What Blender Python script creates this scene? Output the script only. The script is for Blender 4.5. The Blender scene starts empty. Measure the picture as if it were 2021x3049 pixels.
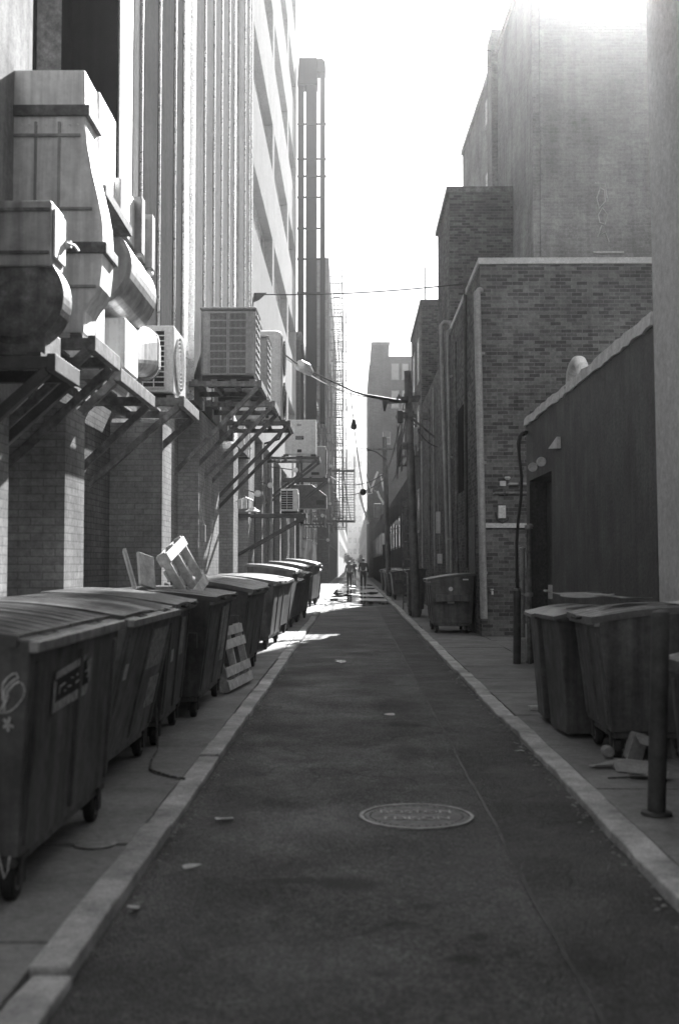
import bpy, bmesh, math, random
from mathutils import Vector, Matrix, Euler
R = math.radians
rnd = random.Random(11)
scene = bpy.context.scene
COL = scene.collection

# ------------------------------------------------------------------ materials
def _mat(name):
    m = bpy.data.materials.new(name); m.use_nodes = True
    nt = m.node_tree; nt.nodes.clear()
    out = nt.nodes.new('ShaderNodeOutputMaterial')
    b = nt.nodes.new('ShaderNodeBsdfPrincipled')
    nt.links.new(b.outputs[0], out.inputs[0])
    return m, nt, b
def N(nt, t, **kw):
    n = nt.nodes.new(t)
    for k, v in kw.items(): setattr(n, k, v)
    return n
def math_(nt, op, a, b=None, clamp=False):
    n = N(nt, 'ShaderNodeMath', operation=op); n.use_clamp = clamp
    for i, v in enumerate((a, b)):
        if v is None: continue
        if isinstance(v, (int, float)): n.inputs[i].default_value = v
        else: nt.links.new(v, n.inputs[i])
    return n.outputs[0]
def pos(nt, scale=(1, 1, 1)):
    g = N(nt, 'ShaderNodeNewGeometry')
    mp = N(nt, 'ShaderNodeMapping'); mp.inputs['Scale'].default_value = scale
    nt.links.new(g.outputs['Position'], mp.inputs[0])
    return mp.outputs[0]
def noise(nt, scale, detail=4, rough=.6, sc=(1, 1, 1)):
    n = N(nt, 'ShaderNodeTexNoise'); n.inputs['Scale'].default_value = scale
    n.inputs['Detail'].default_value = detail; n.inputs['Roughness'].default_value = rough
    nt.links.new(pos(nt, sc), n.inputs['Vector'])
    return n.outputs['Fac']
def gritty(nt, amt, scale=14):
    """dirt with power at every scale, so surfaces stay grainy near and far"""
    return ramp(nt, noise(nt, scale, 15, .86), 1 - amt, 1 + amt, .36, .64)
def ramp(nt, f, lo, hi, a=.3, b=.7):
    n = N(nt, 'ShaderNodeMapRange'); n.clamp = True
    n.inputs[1].default_value = a; n.inputs[2].default_value = b
    n.inputs[3].default_value = lo; n.inputs[4].default_value = hi
    nt.links.new(f, n.inputs[0]); return n.outputs[0]
def grey(nt, f, b, sock='Base Color'):
    nt.links.new(f, b.inputs[sock])          # a grey value drives r = g = b
def bump(nt, b, f, strength, dist=.01):
    n = N(nt, 'ShaderNodeBump'); n.inputs['Strength'].default_value = strength
    n.inputs['Distance'].default_value = dist
    nt.links.new(f, n.inputs['Height']); nt.links.new(n.outputs[0], b.inputs['Normal'])

def plain(name, v, rough=.6, metal=0, var=.35, scale=3, streak=0, bmp=.15, bscale=40, spec=.5, fine=.12, ior=1.5, grit=.3):
    m, nt, b = _mat(name)
    f = ramp(nt, noise(nt, scale, 5), 1 - var, 1 + var)
    if fine: f = math_(nt, 'MULTIPLY', math_(nt, 'MULTIPLY', f, ramp(nt, noise(nt, bscale, 3), 1 - fine, 1 + fine)), gritty(nt, grit))
    if streak: f = math_(nt, 'MULTIPLY', f, ramp(nt, noise(nt, 9, 4, .6, (1, 1, .06)), 1 - streak, 1 + streak))
    grey(nt, math_(nt, 'MULTIPLY', f, v), b)
    b.inputs['Metallic'].default_value = metal
    b.inputs['Specular IOR Level'].default_value = spec; b.inputs['IOR'].default_value = ior
    nt.links.new(ramp(nt, noise(nt, scale * 2.3, 4), rough - .1, min(1, rough + .1)), b.inputs['Roughness'])
    if bmp: bump(nt, b, noise(nt, bscale, 4), bmp, .01)
    return m

def brick(name, v, mortar, var=.35, bw=.215, rh=.075, dirt=.3, rough=.85, bmps=.6):
    m, nt, b = _mat(name)
    g = N(nt, 'ShaderNodeNewGeometry')
    sp = N(nt, 'ShaderNodeSeparateXYZ'); nt.links.new(g.outputs['Position'], sp.inputs[0])
    sn = N(nt, 'ShaderNodeSeparateXYZ'); nt.links.new(g.outputs['True Normal'], sn.inputs[0])
    s = math_(nt, 'GREATER_THAN', math_(nt, 'ABSOLUTE', sn.outputs[1]), .5)
    u = math_(nt, 'ADD', math_(nt, 'MULTIPLY', sp.outputs[0], s),
              math_(nt, 'MULTIPLY', sp.outputs[1], math_(nt, 'SUBTRACT', 1, s)))
    cb = N(nt, 'ShaderNodeCombineXYZ'); nt.links.new(u, cb.inputs[0]); nt.links.new(sp.outputs[2], cb.inputs[1])
    t = N(nt, 'ShaderNodeTexBrick'); nt.links.new(cb.outputs[0], t.inputs['Vector'])
    t.inputs['Scale'].default_value = 1; t.inputs['Brick Width'].default_value = bw
    t.inputs['Row Height'].default_value = rh; t.inputs['Mortar Size'].default_value = .006
    t.inputs['Mortar Smooth'].default_value = .15; t.inputs['Bias'].default_value = -.1
    t.inputs['Color1'].default_value = (v * (1 - var),) * 3 + (1,)
    t.inputs['Color2'].default_value = (v * (1 + var),) * 3 + (1,)
    t.inputs['Mortar'].default_value = (mortar,) * 3 + (1,)
    f = ramp(nt, noise(nt, .7, 6), 1 - dirt, 1 + dirt)
    f = math_(nt, 'MULTIPLY', f, ramp(nt, noise(nt, 5, 5, .6, (1, 1, .08)), 1 - dirt * .6, 1 + dirt * .5))
    f = math_(nt, 'MULTIPLY', f, gritty(nt, .35))
    mx = N(nt, 'ShaderNodeMix', data_type='RGBA', blend_type='MULTIPLY'); mx.inputs[0].default_value = 1
    nt.links.new(t.outputs['Color'], mx.inputs[6]); nt.links.new(f, mx.inputs[7])
    nt.links.new(mx.outputs[2], b.inputs['Base Color'])
    b.inputs['Roughness'].default_value = rough
    h = math_(nt, 'ADD', math_(nt, 'SUBTRACT', 1, t.outputs['Fac']), math_(nt, 'MULTIPLY', noise(nt, 60, 3), .5))
    b.inputs['IOR'].default_value = 1.05
    bump(nt, b, h, bmps, .008)
    return m

def asphalt(name, v, spots=()):
    m, nt, b = _mat(name)
    f = ramp(nt, noise(nt, .55, 6, .65), .45, 1.65, .3, .7)  # broad blotches put patchy light and shade into the road tone
    f = math_(nt, 'MULTIPLY', f, ramp(nt, noise(nt, 3.1, 5, .7), .75, 1.25, .3, .7))
    f = math_(nt, 'MULTIPLY', f, ramp(nt, noise(nt, 70, 4, .85), .35, 1.65, .32, .68))
    vo = N(nt, 'ShaderNodeTexVoronoi', feature='F1'); vo.inputs['Scale'].default_value = 55
    nt.links.new(pos(nt), vo.inputs['Vector'])
    sp = math_(nt, 'LESS_THAN', vo.outputs['Distance'], .16)
    cs = N(nt, 'ShaderNodeSeparateXYZ'); nt.links.new(vo.outputs['Color'], cs.inputs[0])
    sp = math_(nt, 'MULTIPLY', sp, math_(nt, 'GREATER_THAN', cs.outputs[0], .62))
    f = math_(nt, 'ADD', f, math_(nt, 'MULTIPLY', sp, 1.1))
    vs_ = N(nt, 'ShaderNodeTexVoronoi', feature='F1'); vs_.inputs['Scale'].default_value = 85
    nt.links.new(pos(nt), vs_.inputs['Vector'])
    c2 = N(nt, 'ShaderNodeSeparateXYZ'); nt.links.new(vs_.outputs['Color'], c2.inputs[0])
    f = math_(nt, 'MULTIPLY', f, ramp(nt, c2.outputs[1], .35, 1.7, 0, 1))
    nz = N(nt, 'ShaderNodeTexNoise'); nz.inputs['Scale'].default_value = 2.2; nz.inputs['Detail'].default_value = 6; nt.links.new(pos(nt), nz.inputs['Vector'])
    av = N(nt, 'ShaderNodeVectorMath', operation='MULTIPLY_ADD'); av.inputs[1].default_value = (.5, .5, 0); nt.links.new(nz.outputs['Color'], av.inputs[0]); nt.links.new(pos(nt, (1, .55, 0)), av.inputs[2])
    ck = N(nt, 'ShaderNodeTexVoronoi', feature='DISTANCE_TO_EDGE'); ck.inputs['Scale'].default_value = .62; nt.links.new(av.outputs[0], ck.inputs['Vector'])
    crk = ramp(nt, ck.outputs['Distance'], .6, 1, .003, .012)
    msk = math_(nt, 'GREATER_THAN', noise(nt, .8, 2), .5)
    crk = math_(nt, 'MAXIMUM', crk, math_(nt, 'SUBTRACT', 1, msk))
    f = math_(nt, 'MULTIPLY', math_(nt, 'MULTIPLY', f, crk), gritty(nt, .7, 30))
    g = N(nt, 'ShaderNodeNewGeometry'); s = N(nt, 'ShaderNodeSeparateXYZ'); nt.links.new(g.outputs['Position'], s.inputs[0])
    wob = ramp(nt, noise(nt, 4, 4), -.35, .35)
    wet = None
    for x, y, rx, ry, k in spots:      # oil and damp stains with a place of their own
        a = math_(nt, 'DIVIDE', math_(nt, 'SUBTRACT', s.outputs[0], x), rx)
        c = math_(nt, 'DIVIDE', math_(nt, 'SUBTRACT', s.outputs[1], y), ry)
        d = math_(nt, 'ADD', math_(nt, 'ADD', math_(nt, 'MULTIPLY', a, a), math_(nt, 'MULTIPLY', c, c)), wob)
        f = math_(nt, 'MULTIPLY', f, ramp(nt, d, k, 1, .25, 1.3))
    grey(nt, math_(nt, 'MULTIPLY', f, v), b)
    nt.links.new(ramp(nt, noise(nt, 1.3, 5), .55, .85), b.inputs['Roughness'])
    b.inputs['Specular IOR Level'].default_value = .35
    h = math_(nt, 'ADD', math_(nt, 'SUBTRACT', 1, vs_.outputs['Distance']), math_(nt, 'MULTIPLY', noise(nt, 9, 4), 1.2))
    h = math_(nt, 'ADD', h, crk)
    bump(nt, b, h, .8, .014)
    return m

M = {}
M['asphalt'] = asphalt('asphalt', .060, [(.41, 9.1, .17, .5, .4), (.46, 11.9, .28, .8, .5), (.5, 10.6, .2, .22, .5), (.3, 14.5, .25, .8, .55), (-.75, 7.5, .15, 1.2, .65), (-.02, 5.35, .16, .12, .3), (-.22, 5.4, .25, .06, .5),
      (.31, 5.0, .06, .05, .4), (.2, 4.75, .08, .06, .4), (.5, 4.6, .05, .05, .4), (.42, 4.35, .07, .06, .45), (.12, 4.2, .07, .05, .5), (-.6, 5.0, .2, .9, .75), (.1, 22, .6, 3, .7)])
M['asphalt_patch'] = asphalt('asphalt_patch', .038, [])
M['ground'] = plain('ground', .06, .9, var=.3)
M['concrete'] = plain('pavement_concrete', .22, .85, var=.3, scale=1.6, bmp=.4, bscale=70, fine=.2)
M['concrete_road'] = plain('concrete_road', .30, .6, var=.3, scale=1.2, bmp=.3, bscale=40, fine=.3)  # sun glare of the far road is put into this pale colour
M['granite'] = plain('kerb_granite', .44, .8, var=.5, scale=2.2, bmp=.5, bscale=80, fine=.3)
M['roofing'] = plain('roofing_white', .62, .8, var=.2, scale=6, bmp=.5, bscale=30)
M['brick_left'] = brick('brick_pale', .33, .24, .10, rh=.068, bmps=.2)  # same brick as the walls, paler: sunlight put into the pier colour
M['brick_wall'] = brick('brick_wall', .19, .12, .14, rh=.068, bmps=.25)  # darker copy of the pier brick, with the recess shade in its colour
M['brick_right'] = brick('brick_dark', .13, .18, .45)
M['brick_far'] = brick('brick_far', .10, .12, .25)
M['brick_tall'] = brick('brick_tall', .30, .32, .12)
M['stucco'] = plain('stucco_dark', .065, .7, var=.35, scale=1.1, streak=.3, bmp=1.0, bscale=30, fine=.4)
M['render_grey'] = plain('render_grey', .55, .9, var=.15, scale=.8, bmp=.3, bscale=60, ior=1.1)
M['render_dull'] = plain('render_dull', .36, .9, var=.2, scale=.9, streak=.2, bmp=.3, bscale=60, ior=1.1)
M['clad'] = plain('cladding', .23, .88, 0, var=.15, scale=.6, streak=.15, bmp=.05, bscale=12, fine=.05, ior=1.0)
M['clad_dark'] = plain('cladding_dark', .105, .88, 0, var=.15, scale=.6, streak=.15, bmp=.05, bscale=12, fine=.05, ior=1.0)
M['stack'] = plain('stack_steel', .012, .9, 0, var=.3, scale=.5, streak=.2, ior=1.0)
M['trim'] = plain('bright_trim', .8, .3, .7, var=.1)
M['dark_wall'] = plain('dark_wall', .014, .9, var=.4, scale=1, streak=.3, ior=1.1)  # near-black tone puts the shade of recesses and end face into the colour
M['spandrel'] = plain('pale_concrete', .46, .92, var=.08, scale=.8, streak=.06, bmp=.1, fine=.05, ior=1.0)
M['blind'] = plain('window_blind', .38, .6, var=.06, streak=.1, bmp=0, fine=0)
_b = [n for n in M['blind'].node_tree.nodes if n.type == 'BSDF_PRINCIPLED'][0]
_b.inputs['Coat Weight'].default_value = 1; _b.inputs['Coat Roughness'].default_value = .2; _b.inputs['Coat IOR'].default_value = 1.5
M['galv'] = plain('galvanised', .80, .66, .8, var=.08, scale=1.2, bmp=.04, bscale=5, streak=.3, grit=.12)
M['galv_dull'] = plain('galvanised_dull', .38, .6, .6, var=.25, scale=3, bmp=.1, bscale=5, streak=.35, grit=.15)
M['steel'] = plain('painted_steel', .07, .6, .2, var=.4, scale=6, bmp=.2, bscale=60)
M['steel_grey'] = plain('weathered_steel', .16, .6, .3, var=.45, scale=7, streak=.3)
M['black'] = plain('black_rubber', .018, .7, var=.3)
M['bin'] = plain('bin_steel', .095, .5, .0, var=.35, scale=3, streak=.5, bmp=.35, bscale=9, grit=.4)
M['bin_pale'] = plain('bin_steel_scuffed', .15, .55, .0, var=.4, scale=3, streak=.45, bmp=.15, bscale=25)
M['lid'] = plain('bin_lid_plastic', .08, .42, 0, var=.25, scale=5, bmp=.1, bscale=30)
M['lid_pale'] = plain('bin_lid_grey', .16, .5, 0, var=.25, scale=5, bmp=.1, bscale=30)
M['rim'] = plain('worn_rim', .30, .45, .4, var=.4, scale=9)
M['unit'] = plain('unit_enamel', .62, .5, .1, var=.1, scale=2, streak=.12, bmp=.04)
M['unit_dark'] = plain('unit_enamel_dark', .28, .5, .1, var=.15, scale=2, streak=.15, bmp=.04)
M['unit_white'] = plain('unit_white', .6, .45, 0, var=.08, scale=3, streak=.1, bmp=.03)
M['grille'] = plain('grille_dark', .02, .7, .2, var=.2)
M['pipe'] = plain('pipe_grey', .30, .5, .1, var=.2, scale=5, streak=.25)
M['wood'] = plain('pallet_wood', .62, .8, 0, var=.3, scale=6, bmp=.4, bscale=50)
M['pole_wood'] = plain('pole_wood', .12, .9, 0, var=.4, scale=3, streak=.5, bmp=.6, bscale=40)
M['paper'] = plain('paper', .7, .8, 0, var=.1, scale=8)
M['card'] = plain('cardboard', .34, .85, 0, var=.2, scale=9)
M['paint'] = plain('paint_marker', .55, .7, 0, var=.5, scale=26)
M['sticker'] = plain('faded_sticker', .34, .6, 0, var=.55, scale=22)
M['sticker_pale'] = plain('pale_sticker', .6, .6, 0, var=.1)
M['cable'] = plain('cable_black', .02, .6, 0, var=.2)
M['cable_pale'] = plain('cable_white', .75, .5, 0, var=.1)
M['skin'] = plain('skin', .35, .6, 0, var=.05)
M['cloth_dark'] = plain('cloth_dark', .02, .9, 0, var=.2)
M['cloth_mid'] = plain('cloth_mid', .22, .9, 0, var=.2)
M['hair'] = plain('hair', .25, .6, 0, var=.2)
M['leaf'] = plain('foliage', .07, .6, 0, var=.5, scale=4)
M['far_stone'] = plain('far_stone', .40, .9, 0, var=.15, scale=.3)
M['letter'] = plain('polished_iron', .22, .5, .4, var=.3, scale=30)
M['iron'] = plain('cast_iron', .06, .6, .5, var=.3, scale=12, bmp=.4, bscale=80)
M['iron_worn'] = plain('cast_iron_worn', .2, .55, .4, var=.35, scale=14)
def glass():
    m, nt, b = _mat('window_glass'); b.inputs['Base Color'].default_value = (.03, .03, .03, 1)
    b.inputs['Roughness'].default_value = .06; b.inputs['Specular IOR Level'].default_value = .8
    bump(nt, b, noise(nt, 1.5, 2), .06, .02); return m
M['glass'] = glass()
def water():
    m, nt, b = _mat('puddle_water'); b.inputs['Base Color'].default_value = (.015, .015, .015, 1)
    b.inputs['Roughness'].default_value = .03; b.inputs['IOR'].default_value = 1.33
    bump(nt, b, noise(nt, 5, 3), .10, .02); return m
M['water'] = water()

# ------------------------------------------------------------------ builders
def tag(o, label=None, cat=None, group=None, kind=None):
    if label: o['label'] = label
    if cat: o['category'] = cat
    if group: o['group'] = group
    if kind: o['kind'] = kind
    return o
def empty(name, loc=(0, 0, 0), rz=0, label=None, cat=None, group=None):
    o = bpy.data.objects.new(name, None); COL.objects.link(o)
    o.location = loc; o.rotation_euler = (0, 0, rz); o.empty_display_size = .2
    return tag(o, label, cat, group)
class MB:
    """collects simple solids into one mesh"""
    def __init__(s): s.v = []; s.f = []
    def add(s, vs, fs):
        n = len(s.v); s.v += [tuple(v) for v in vs]; s.f += [[i + n for i in f] for f in fs]; return s
    def box(s, x0, x1, y0, y1, z0, z1):
        return s.hexa([(x0, y0, z0), (x1, y0, z0), (x1, y1, z0), (x0, y1, z0), (x0, y0, z1), (x1, y0, z1), (x1, y1, z1), (x0, y1, z1)])
    def hexa(s, p):
        return s.add(p, [[3, 2, 1, 0], [4, 5, 6, 7], [0, 1, 5, 4], [1, 2, 6, 5], [2, 3, 7, 6], [3, 0, 4, 7]])
    def bar(s, a, b, w, h=None, up=(0, 0, 1)):
        h = h or w; a = Vector(a); b = Vector(b); d = (b - a).normalized(); u = Vector(up)
        if abs(d.dot(u)) > .95: u = Vector((0, 1, 0))
        r = d.cross(u).normalized() * w / 2; t = r.normalized().cross(d).normalized() * h / 2
        return s.hexa([a - r - t, a + r - t, b + r - t, b - r - t, a - r + t, a + r + t, b + r + t, b - r + t])
    def tube(s, pts, r, n=8, cap=True):
        pts = [Vector(p) for p in pts]; rs = r if isinstance(r, (list, tuple)) else [r] * len(pts)
        base = len(s.v); prev = None
        for i, p in enumerate(pts):
            d = (pts[min(i + 1, len(pts) - 1)] - pts[max(i - 1, 0)]).normalized()
            if prev is None:
                u = Vector((0, 0, 1)) if abs(d.z) < .9 else Vector((1, 0, 0))
                prev = d.cross(u).normalized()
            prev = (prev - d * prev.dot(d)).normalized(); w = d.cross(prev)
            for k in range(n):
                a = 2 * math.pi * k / n
                s.v.append(tuple(p + (prev * math.cos(a) + w * math.sin(a)) * rs[i]))
        for i in range(len(pts) - 1):
            for k in range(n):
                a = base + i * n + k; b = base + i * n + (k + 1) % n
                s.f.append([a, b, b + n, a + n])
        if cap:
            s.f.append([base + k for k in range(n)][::-1]); e = base + (len(pts) - 1) * n
            s.f.append([e + k for k in range(n)])
        return s
    def prism(s, poly, axis, a, b):
        """poly of 2-D points extruded along axis from a to b; axis y: poly=(x,z), x: (y,z), z: (x,y)"""
        def P(p, t): return (p[0], t, p[1]) if axis == 'y' else (t, p[0], p[1]) if axis == 'x' else (p[0], p[1], t)
        n = len(poly); vs = [P(p, a) for p in poly] + [P(p, b) for p in poly]
        return s.add(vs, [list(range(n)), list(range(n, 2 * n))[::-1]] + [[i, i + n, (i + 1) % n + n, (i + 1) % n] for i in range(n)])
    def lathe(s, prof, c=(0, 0, 0), axis='z', n=20):
        base = len(s.v)
        for r, t in prof:
            for k in range(n):
                a = 2 * math.pi * k / n; p, q = r * math.cos(a), r * math.sin(a)
                v = (p, q, t) if axis == 'z' else (p, t, q) if axis == 'y' else (t, p, q)
                s.v.append((v[0] + c[0], v[1] + c[1], v[2] + c[2]))
        for i in range(len(prof) - 1):
            for k in range(n):
                a = base + i * n + k; b = base + i * n + (k + 1) % n
                s.f.append([a, b, b + n, a + n])
        s.f.append([base + k for k in range(n)][::-1]); e = base + (len(prof) - 1) * n; s.f.append([e + k for k in range(n)])
        return s
    def build(s, name, mat, parent=None, bevel=0, smooth=False, label=None, world=False):
        me = bpy.data.meshes.new(name); vs = s.v
        if world and parent is not None:
            L = Vector(parent.location); vs = [tuple(Vector(v) - L) for v in vs]
        me.from_pydata(vs, [], s.f); me.update()
        bm = bmesh.new(); bm.from_mesh(me); bmesh.ops.recalc_face_normals(bm, faces=bm.faces); bm.to_mesh(me); bm.free()
        me.materials.append(M[mat] if isinstance(mat, str) else mat)
        if smooth:
            for p in me.polygons: p.use_smooth = True
        o = bpy.data.objects.new(name, me); COL.objects.link(o)
        if parent is not None: o.parent = parent
        if bevel:
            md = o.modifiers.new('bevel', 'BEVEL'); md.width = bevel; md.segments = 2; md.limit_method = 'ANGLE'; md.angle_limit = R(40)
        if label: o['label'] = label
        return o
def children(o): return [c for c in bpy.data.objects if c.parent == o]
def copy_tree(o, parent=None):
    c = o.copy(); COL.objects.link(c)
    if parent is not None: c.parent = parent
    for ch in children(o): copy_tree(ch, c)
    return c
def wave(p0, p1, sag, n=14):
    p0 = Vector(p0); p1 = Vector(p1)
    return [p0.lerp(p1, i / n) - Vector((0, 0, sag * 4 * (i / n) * (1 - i / n))) for i in range(n + 1)]

# ------------------------------------------------------------------ camera
FPX = 40 / 36 * 3049
cam = bpy.data.cameras.new('camera'); co = bpy.data.objects.new('camera', cam); COL.objects.link(co)
cam.sensor_fit = 'VERTICAL'; cam.sensor_height = 36; cam.sensor_width = 24; cam.lens = 40
co.location = (0, 0, 1.5); co.rotation_euler = (R(90 + 2.61), 0, R(.667)); cam.clip_end = 4000; cam.clip_start = .05
cam.dof.use_dof = True; cam.dof.focus_distance = 24; cam.dof.aperture_fstop = 2.2
scene.camera = co
CR = co.rotation_euler.to_matrix()
def ray(px, py): return CR @ Vector(((px - 1010.5) / FPX, (1524.5 - py) / FPX, -1))
def at(px, py, Y):
    d = ray(px, py); t = Y / d.y; return Vector((d.x * t, Y, 1.5 + d.z * t))
def atX(px, py, X):
    d = ray(px, py); t = X / d.x; return Vector((X, d.y * t, 1.5 + d.z * t))
def atZ(px, py, Z=.004):
    d = ray(px, py); t = (Z - 1.5) / d.z; return Vector((d.x * t, d.y * t, Z))
HAZE = .0008; EXPO = 1.85
# ------------------------------------------------------------------ ground, road, pavements
WL = -2.75           # face line of the left buildings
g = MB().box(-230, 230, -90, 760, -.5, 0).build('ground', 'ground'); tag(g, kind='structure')
xs = [-1.0 + 2.395 * i / 16 for i in range(17)]
def sheet(x0, x1, y0, y1, z, nx, ny, amp, crown=0):
    b = MB(); vs = []; fs = []
    for j in range(ny + 1):
        y = y0 + (y1 - y0) * j / ny
        for i in range(nx + 1):
            x = x0 + (x1 - x0) * i / nx; t = i / nx * 2 - 1
            vs.append((x, y, z + crown * (1 - t * t) + rnd.uniform(-amp, amp)))
    for j in range(ny):
        for i in range(nx):
            a = j * (nx + 1) + i; fs.append([a, a + 1, a + nx + 2, a + nx + 1])
    return b.add(vs, fs)
o = sheet(-1.02, 1.41, -70, 420, .006, 10, 700, .0012, .012).build('road', 'asphalt', smooth=True); tag(o, kind='structure')
o = sheet(.80, 1.40, -6, 47, .021, 3, 110, .001).build('road_patch', 'asphalt_patch', smooth=True); tag(o, kind='structure')
tb = sheet(.792, .812, -6, 47, .0225, 1, 160, .0008)
tb.v = [(x + .006 * math.sin(y * 2.1) + .004 * math.sin(y * 7), y, z) for x, y, z in tb.v]
o = tb.build('tar_seam', 'black'); tag(o, kind='structure')
def slabs(x0, x1, y0, y1, step, top, split=None):
    b = MB(); y = y0
    while y < y1:
        s = step * rnd.uniform(.85, 1.15)
        cuts = [x0] + ([split] if split else []) + [x1]
        for i in range(len(cuts) - 1):
            t = [top + rnd.uniform(-.006, .006) for _ in range(4)]
            a, c, d, e = cuts[i] + .004, cuts[i + 1] - .004, y + .006, y + s - .006
            b.hexa([(a, d, .001), (c, d, .001), (c, e, .001), (a, e, .001), (a, d, t[0]), (c, d, t[1]), (c, e, t[2]), (a, e, t[3])])
        y += s
    return b
o = slabs(-3.4, -1.15, -3, 120, 1.45, .06).build('pavement', 'concrete', bevel=.006); tag(o, kind='structure')
o = slabs(1.555, 6.4, -3, 120, 1.75, .055, 2.62).build('pavement', 'concrete', bevel=.006); tag(o, kind='structure')
def kerb(x0, x1, y0, y1, top, ln):
    b = MB(); y = y0
    while y < y1:
        s = ln * rnd.uniform(.8, 1.2); q = rnd.uniform(-.012, .012); t = top + rnd.uniform(-.012, .010)
        n = max(1, int(s / .25)); vs = []; fs = []
        for i in range(n + 1):
            yy = y + .005 + (s - .01) * i / n; w = rnd.uniform(-.006, .006) if rnd.random() < .85 else rnd.uniform(.0, .022) * (1 if x0 > 0 else 0); e = rnd.uniform(-.007, .005)
            vs += [(x0 + q + w, yy, .0), (x1 + q, yy, .0), (x1 + q, yy, t + e), (x0 + q + w, yy, t + e)]
        for i in range(n):
            a = i * 4; c = a + 4
            for k in range(4): fs.append([a + k, a + (k + 1) % 4, c + (k + 1) % 4, c + k])
        fs += [[0, 1, 2, 3], [n * 4 + 3, n * 4 + 2, n * 4 + 1, n * 4]]
        b.add(vs, fs); y += s
    return b
o = kerb(-1.145, -.995, -3, 120, .066, 2.3).build('kerb', 'granite', bevel=.012); tag(o, kind='structure')
o = kerb(1.392, 1.55, -3, 120, .072, 2.0).build('kerb', 'granite', bevel=.012); tag(o, kind='structure')
o = sheet(-1.0, 1.40, 45.6, 300, .024, 6, 300, .002).build('road', 'concrete_road', smooth=True); tag(o, kind='structure')  # paler sheet paints the far road's sunlit brightness
# rain water lying on the far road
pb = MB()
for cx, cy, rx, ry in [(.9, 42.5, .55, 1.4), (.2, 44.5, .75, 1.1), (-.45, 47, .5, 1.9), (.5, 50, .7, 2.0), (-.5, 54, .45, 2.8), (.75, 57, .5, 2.6), (-.1, 62, .7, 3), (.6, 69, .6, 3.5), (-.4, 74, .5, 4), (-.6, 58, .5, 4.5), (-.3, 52.5, .6, 2.4), (-.55, 66, .45, 4), (.2, 82, .9, 6), (.1, 96, .9, 7), (.3, 40.6, .5, .35), (-.2, 17.3, .09, .3)]:
    n = 28; ph = [rnd.uniform(0, 6.28) for _ in range(3)]; vs = []
    for k in range(n):
        a = 6.283 * k / n; r = 1 + .28 * math.sin(2 * a + ph[0]) + .2 * math.sin(3 * a + ph[1]) + .12 * math.sin(7 * a + ph[2])
        vs.append((max(-.98, min(1.38, cx + rx * r * math.cos(a))), cy + ry * r * math.sin(a), .030))
    vs.append((cx, cy, .030)); pb.add(vs, [[k, (k + 1) % n, n] for k in range(n)])
o = pb.build('puddle', 'water'); tag(o, kind='structure')

# ------------------------------------------------------------------ left: near brick building
b = empty('brick_building', (-3.3, 6, 0), label='pale brick building with piers behind the nearest left dumpsters', cat='building')
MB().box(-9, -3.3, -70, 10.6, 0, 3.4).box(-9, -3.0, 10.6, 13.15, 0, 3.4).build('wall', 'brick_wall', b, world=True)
MB().box(-9, -3.32, -70, 13.15, 3.4, 26).build('upper_wall', 'dark_wall', b, world=True)
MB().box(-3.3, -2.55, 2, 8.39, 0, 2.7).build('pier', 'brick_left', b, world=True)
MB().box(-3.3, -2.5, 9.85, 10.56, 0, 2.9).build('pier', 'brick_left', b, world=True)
MB().box(-3.31, WL + .02, -70, 9.5, 2.7, 26).build('rendered_front', 'render_dull', b, world=True)
f = MB(); f.prism([(-2.93, 10.32), (-2.70, 10.32), (-2.70, 10.34), (-2.93, 10.34)], 'z', 6.0, 18)
f.build('vertical_flue', 'steel_grey', b, bevel=.02, world=True)

# metal clad building
b = empty('clad_building', (-3.2, 22, 0), label='grey building clad in tall ribbed metal panels above the air conditioners', cat='building')
MB().box(-9, -3.2, 13.21, 30.5, 4.3, 25).build('wall', 'dark_wall', b, world=True)
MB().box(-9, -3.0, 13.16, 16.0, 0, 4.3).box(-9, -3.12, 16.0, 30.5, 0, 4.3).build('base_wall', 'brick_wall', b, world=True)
for a, c, x in [(16.7, 17.5, WL), (20.25, 23.35, WL), (26.2, 27.25, WL), (30.0, 30.5, WL)]:
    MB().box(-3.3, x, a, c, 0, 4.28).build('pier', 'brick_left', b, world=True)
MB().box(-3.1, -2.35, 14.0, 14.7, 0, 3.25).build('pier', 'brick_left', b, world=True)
MB().box(-9, WL - .02, 13.15, 13.205, 4.3, 25).build('end_panel', 'dark_wall', b, world=True)
ys = [13.21, 14.0, 14.53, 15.9, 17.3, 18.2, 18.67, 19.4, 20.8, 22.2, 23.5, 24.9, 26.0, 26.8, 28.6, 29.8, 30.5]
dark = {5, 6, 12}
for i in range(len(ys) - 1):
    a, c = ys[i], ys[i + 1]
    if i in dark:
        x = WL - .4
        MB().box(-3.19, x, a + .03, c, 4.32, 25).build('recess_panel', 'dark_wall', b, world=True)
    else:
        gap = .0 if i == 0 else .26 if i in (2, 3, 4) else .05
        MB().box(-3.19, WL, a + gap, c - .035, 4.32, 25).build('cladding_panel', 'unit_white' if i == 0 else 'clad_dark' if i < 5 and i != 1 else 'clad', b, world=True)  # first corner panel is white: its sun glare is put into the colour
    if i: MB().box(-3.19, WL + .03, c - .033, c, 4.31, 25.02).build('seam_trim', 'trim', b, world=True)
f = MB().tube([(WL - .06, 18.8, 5.5), (WL - .06, 18.8, 25)], .035)
f.tube([(WL + .05, 26.4, 6.1), (WL + .05, 26.4, 25)], .03); f.build('vertical_pipe', 'pipe', b, world=True)

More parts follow.
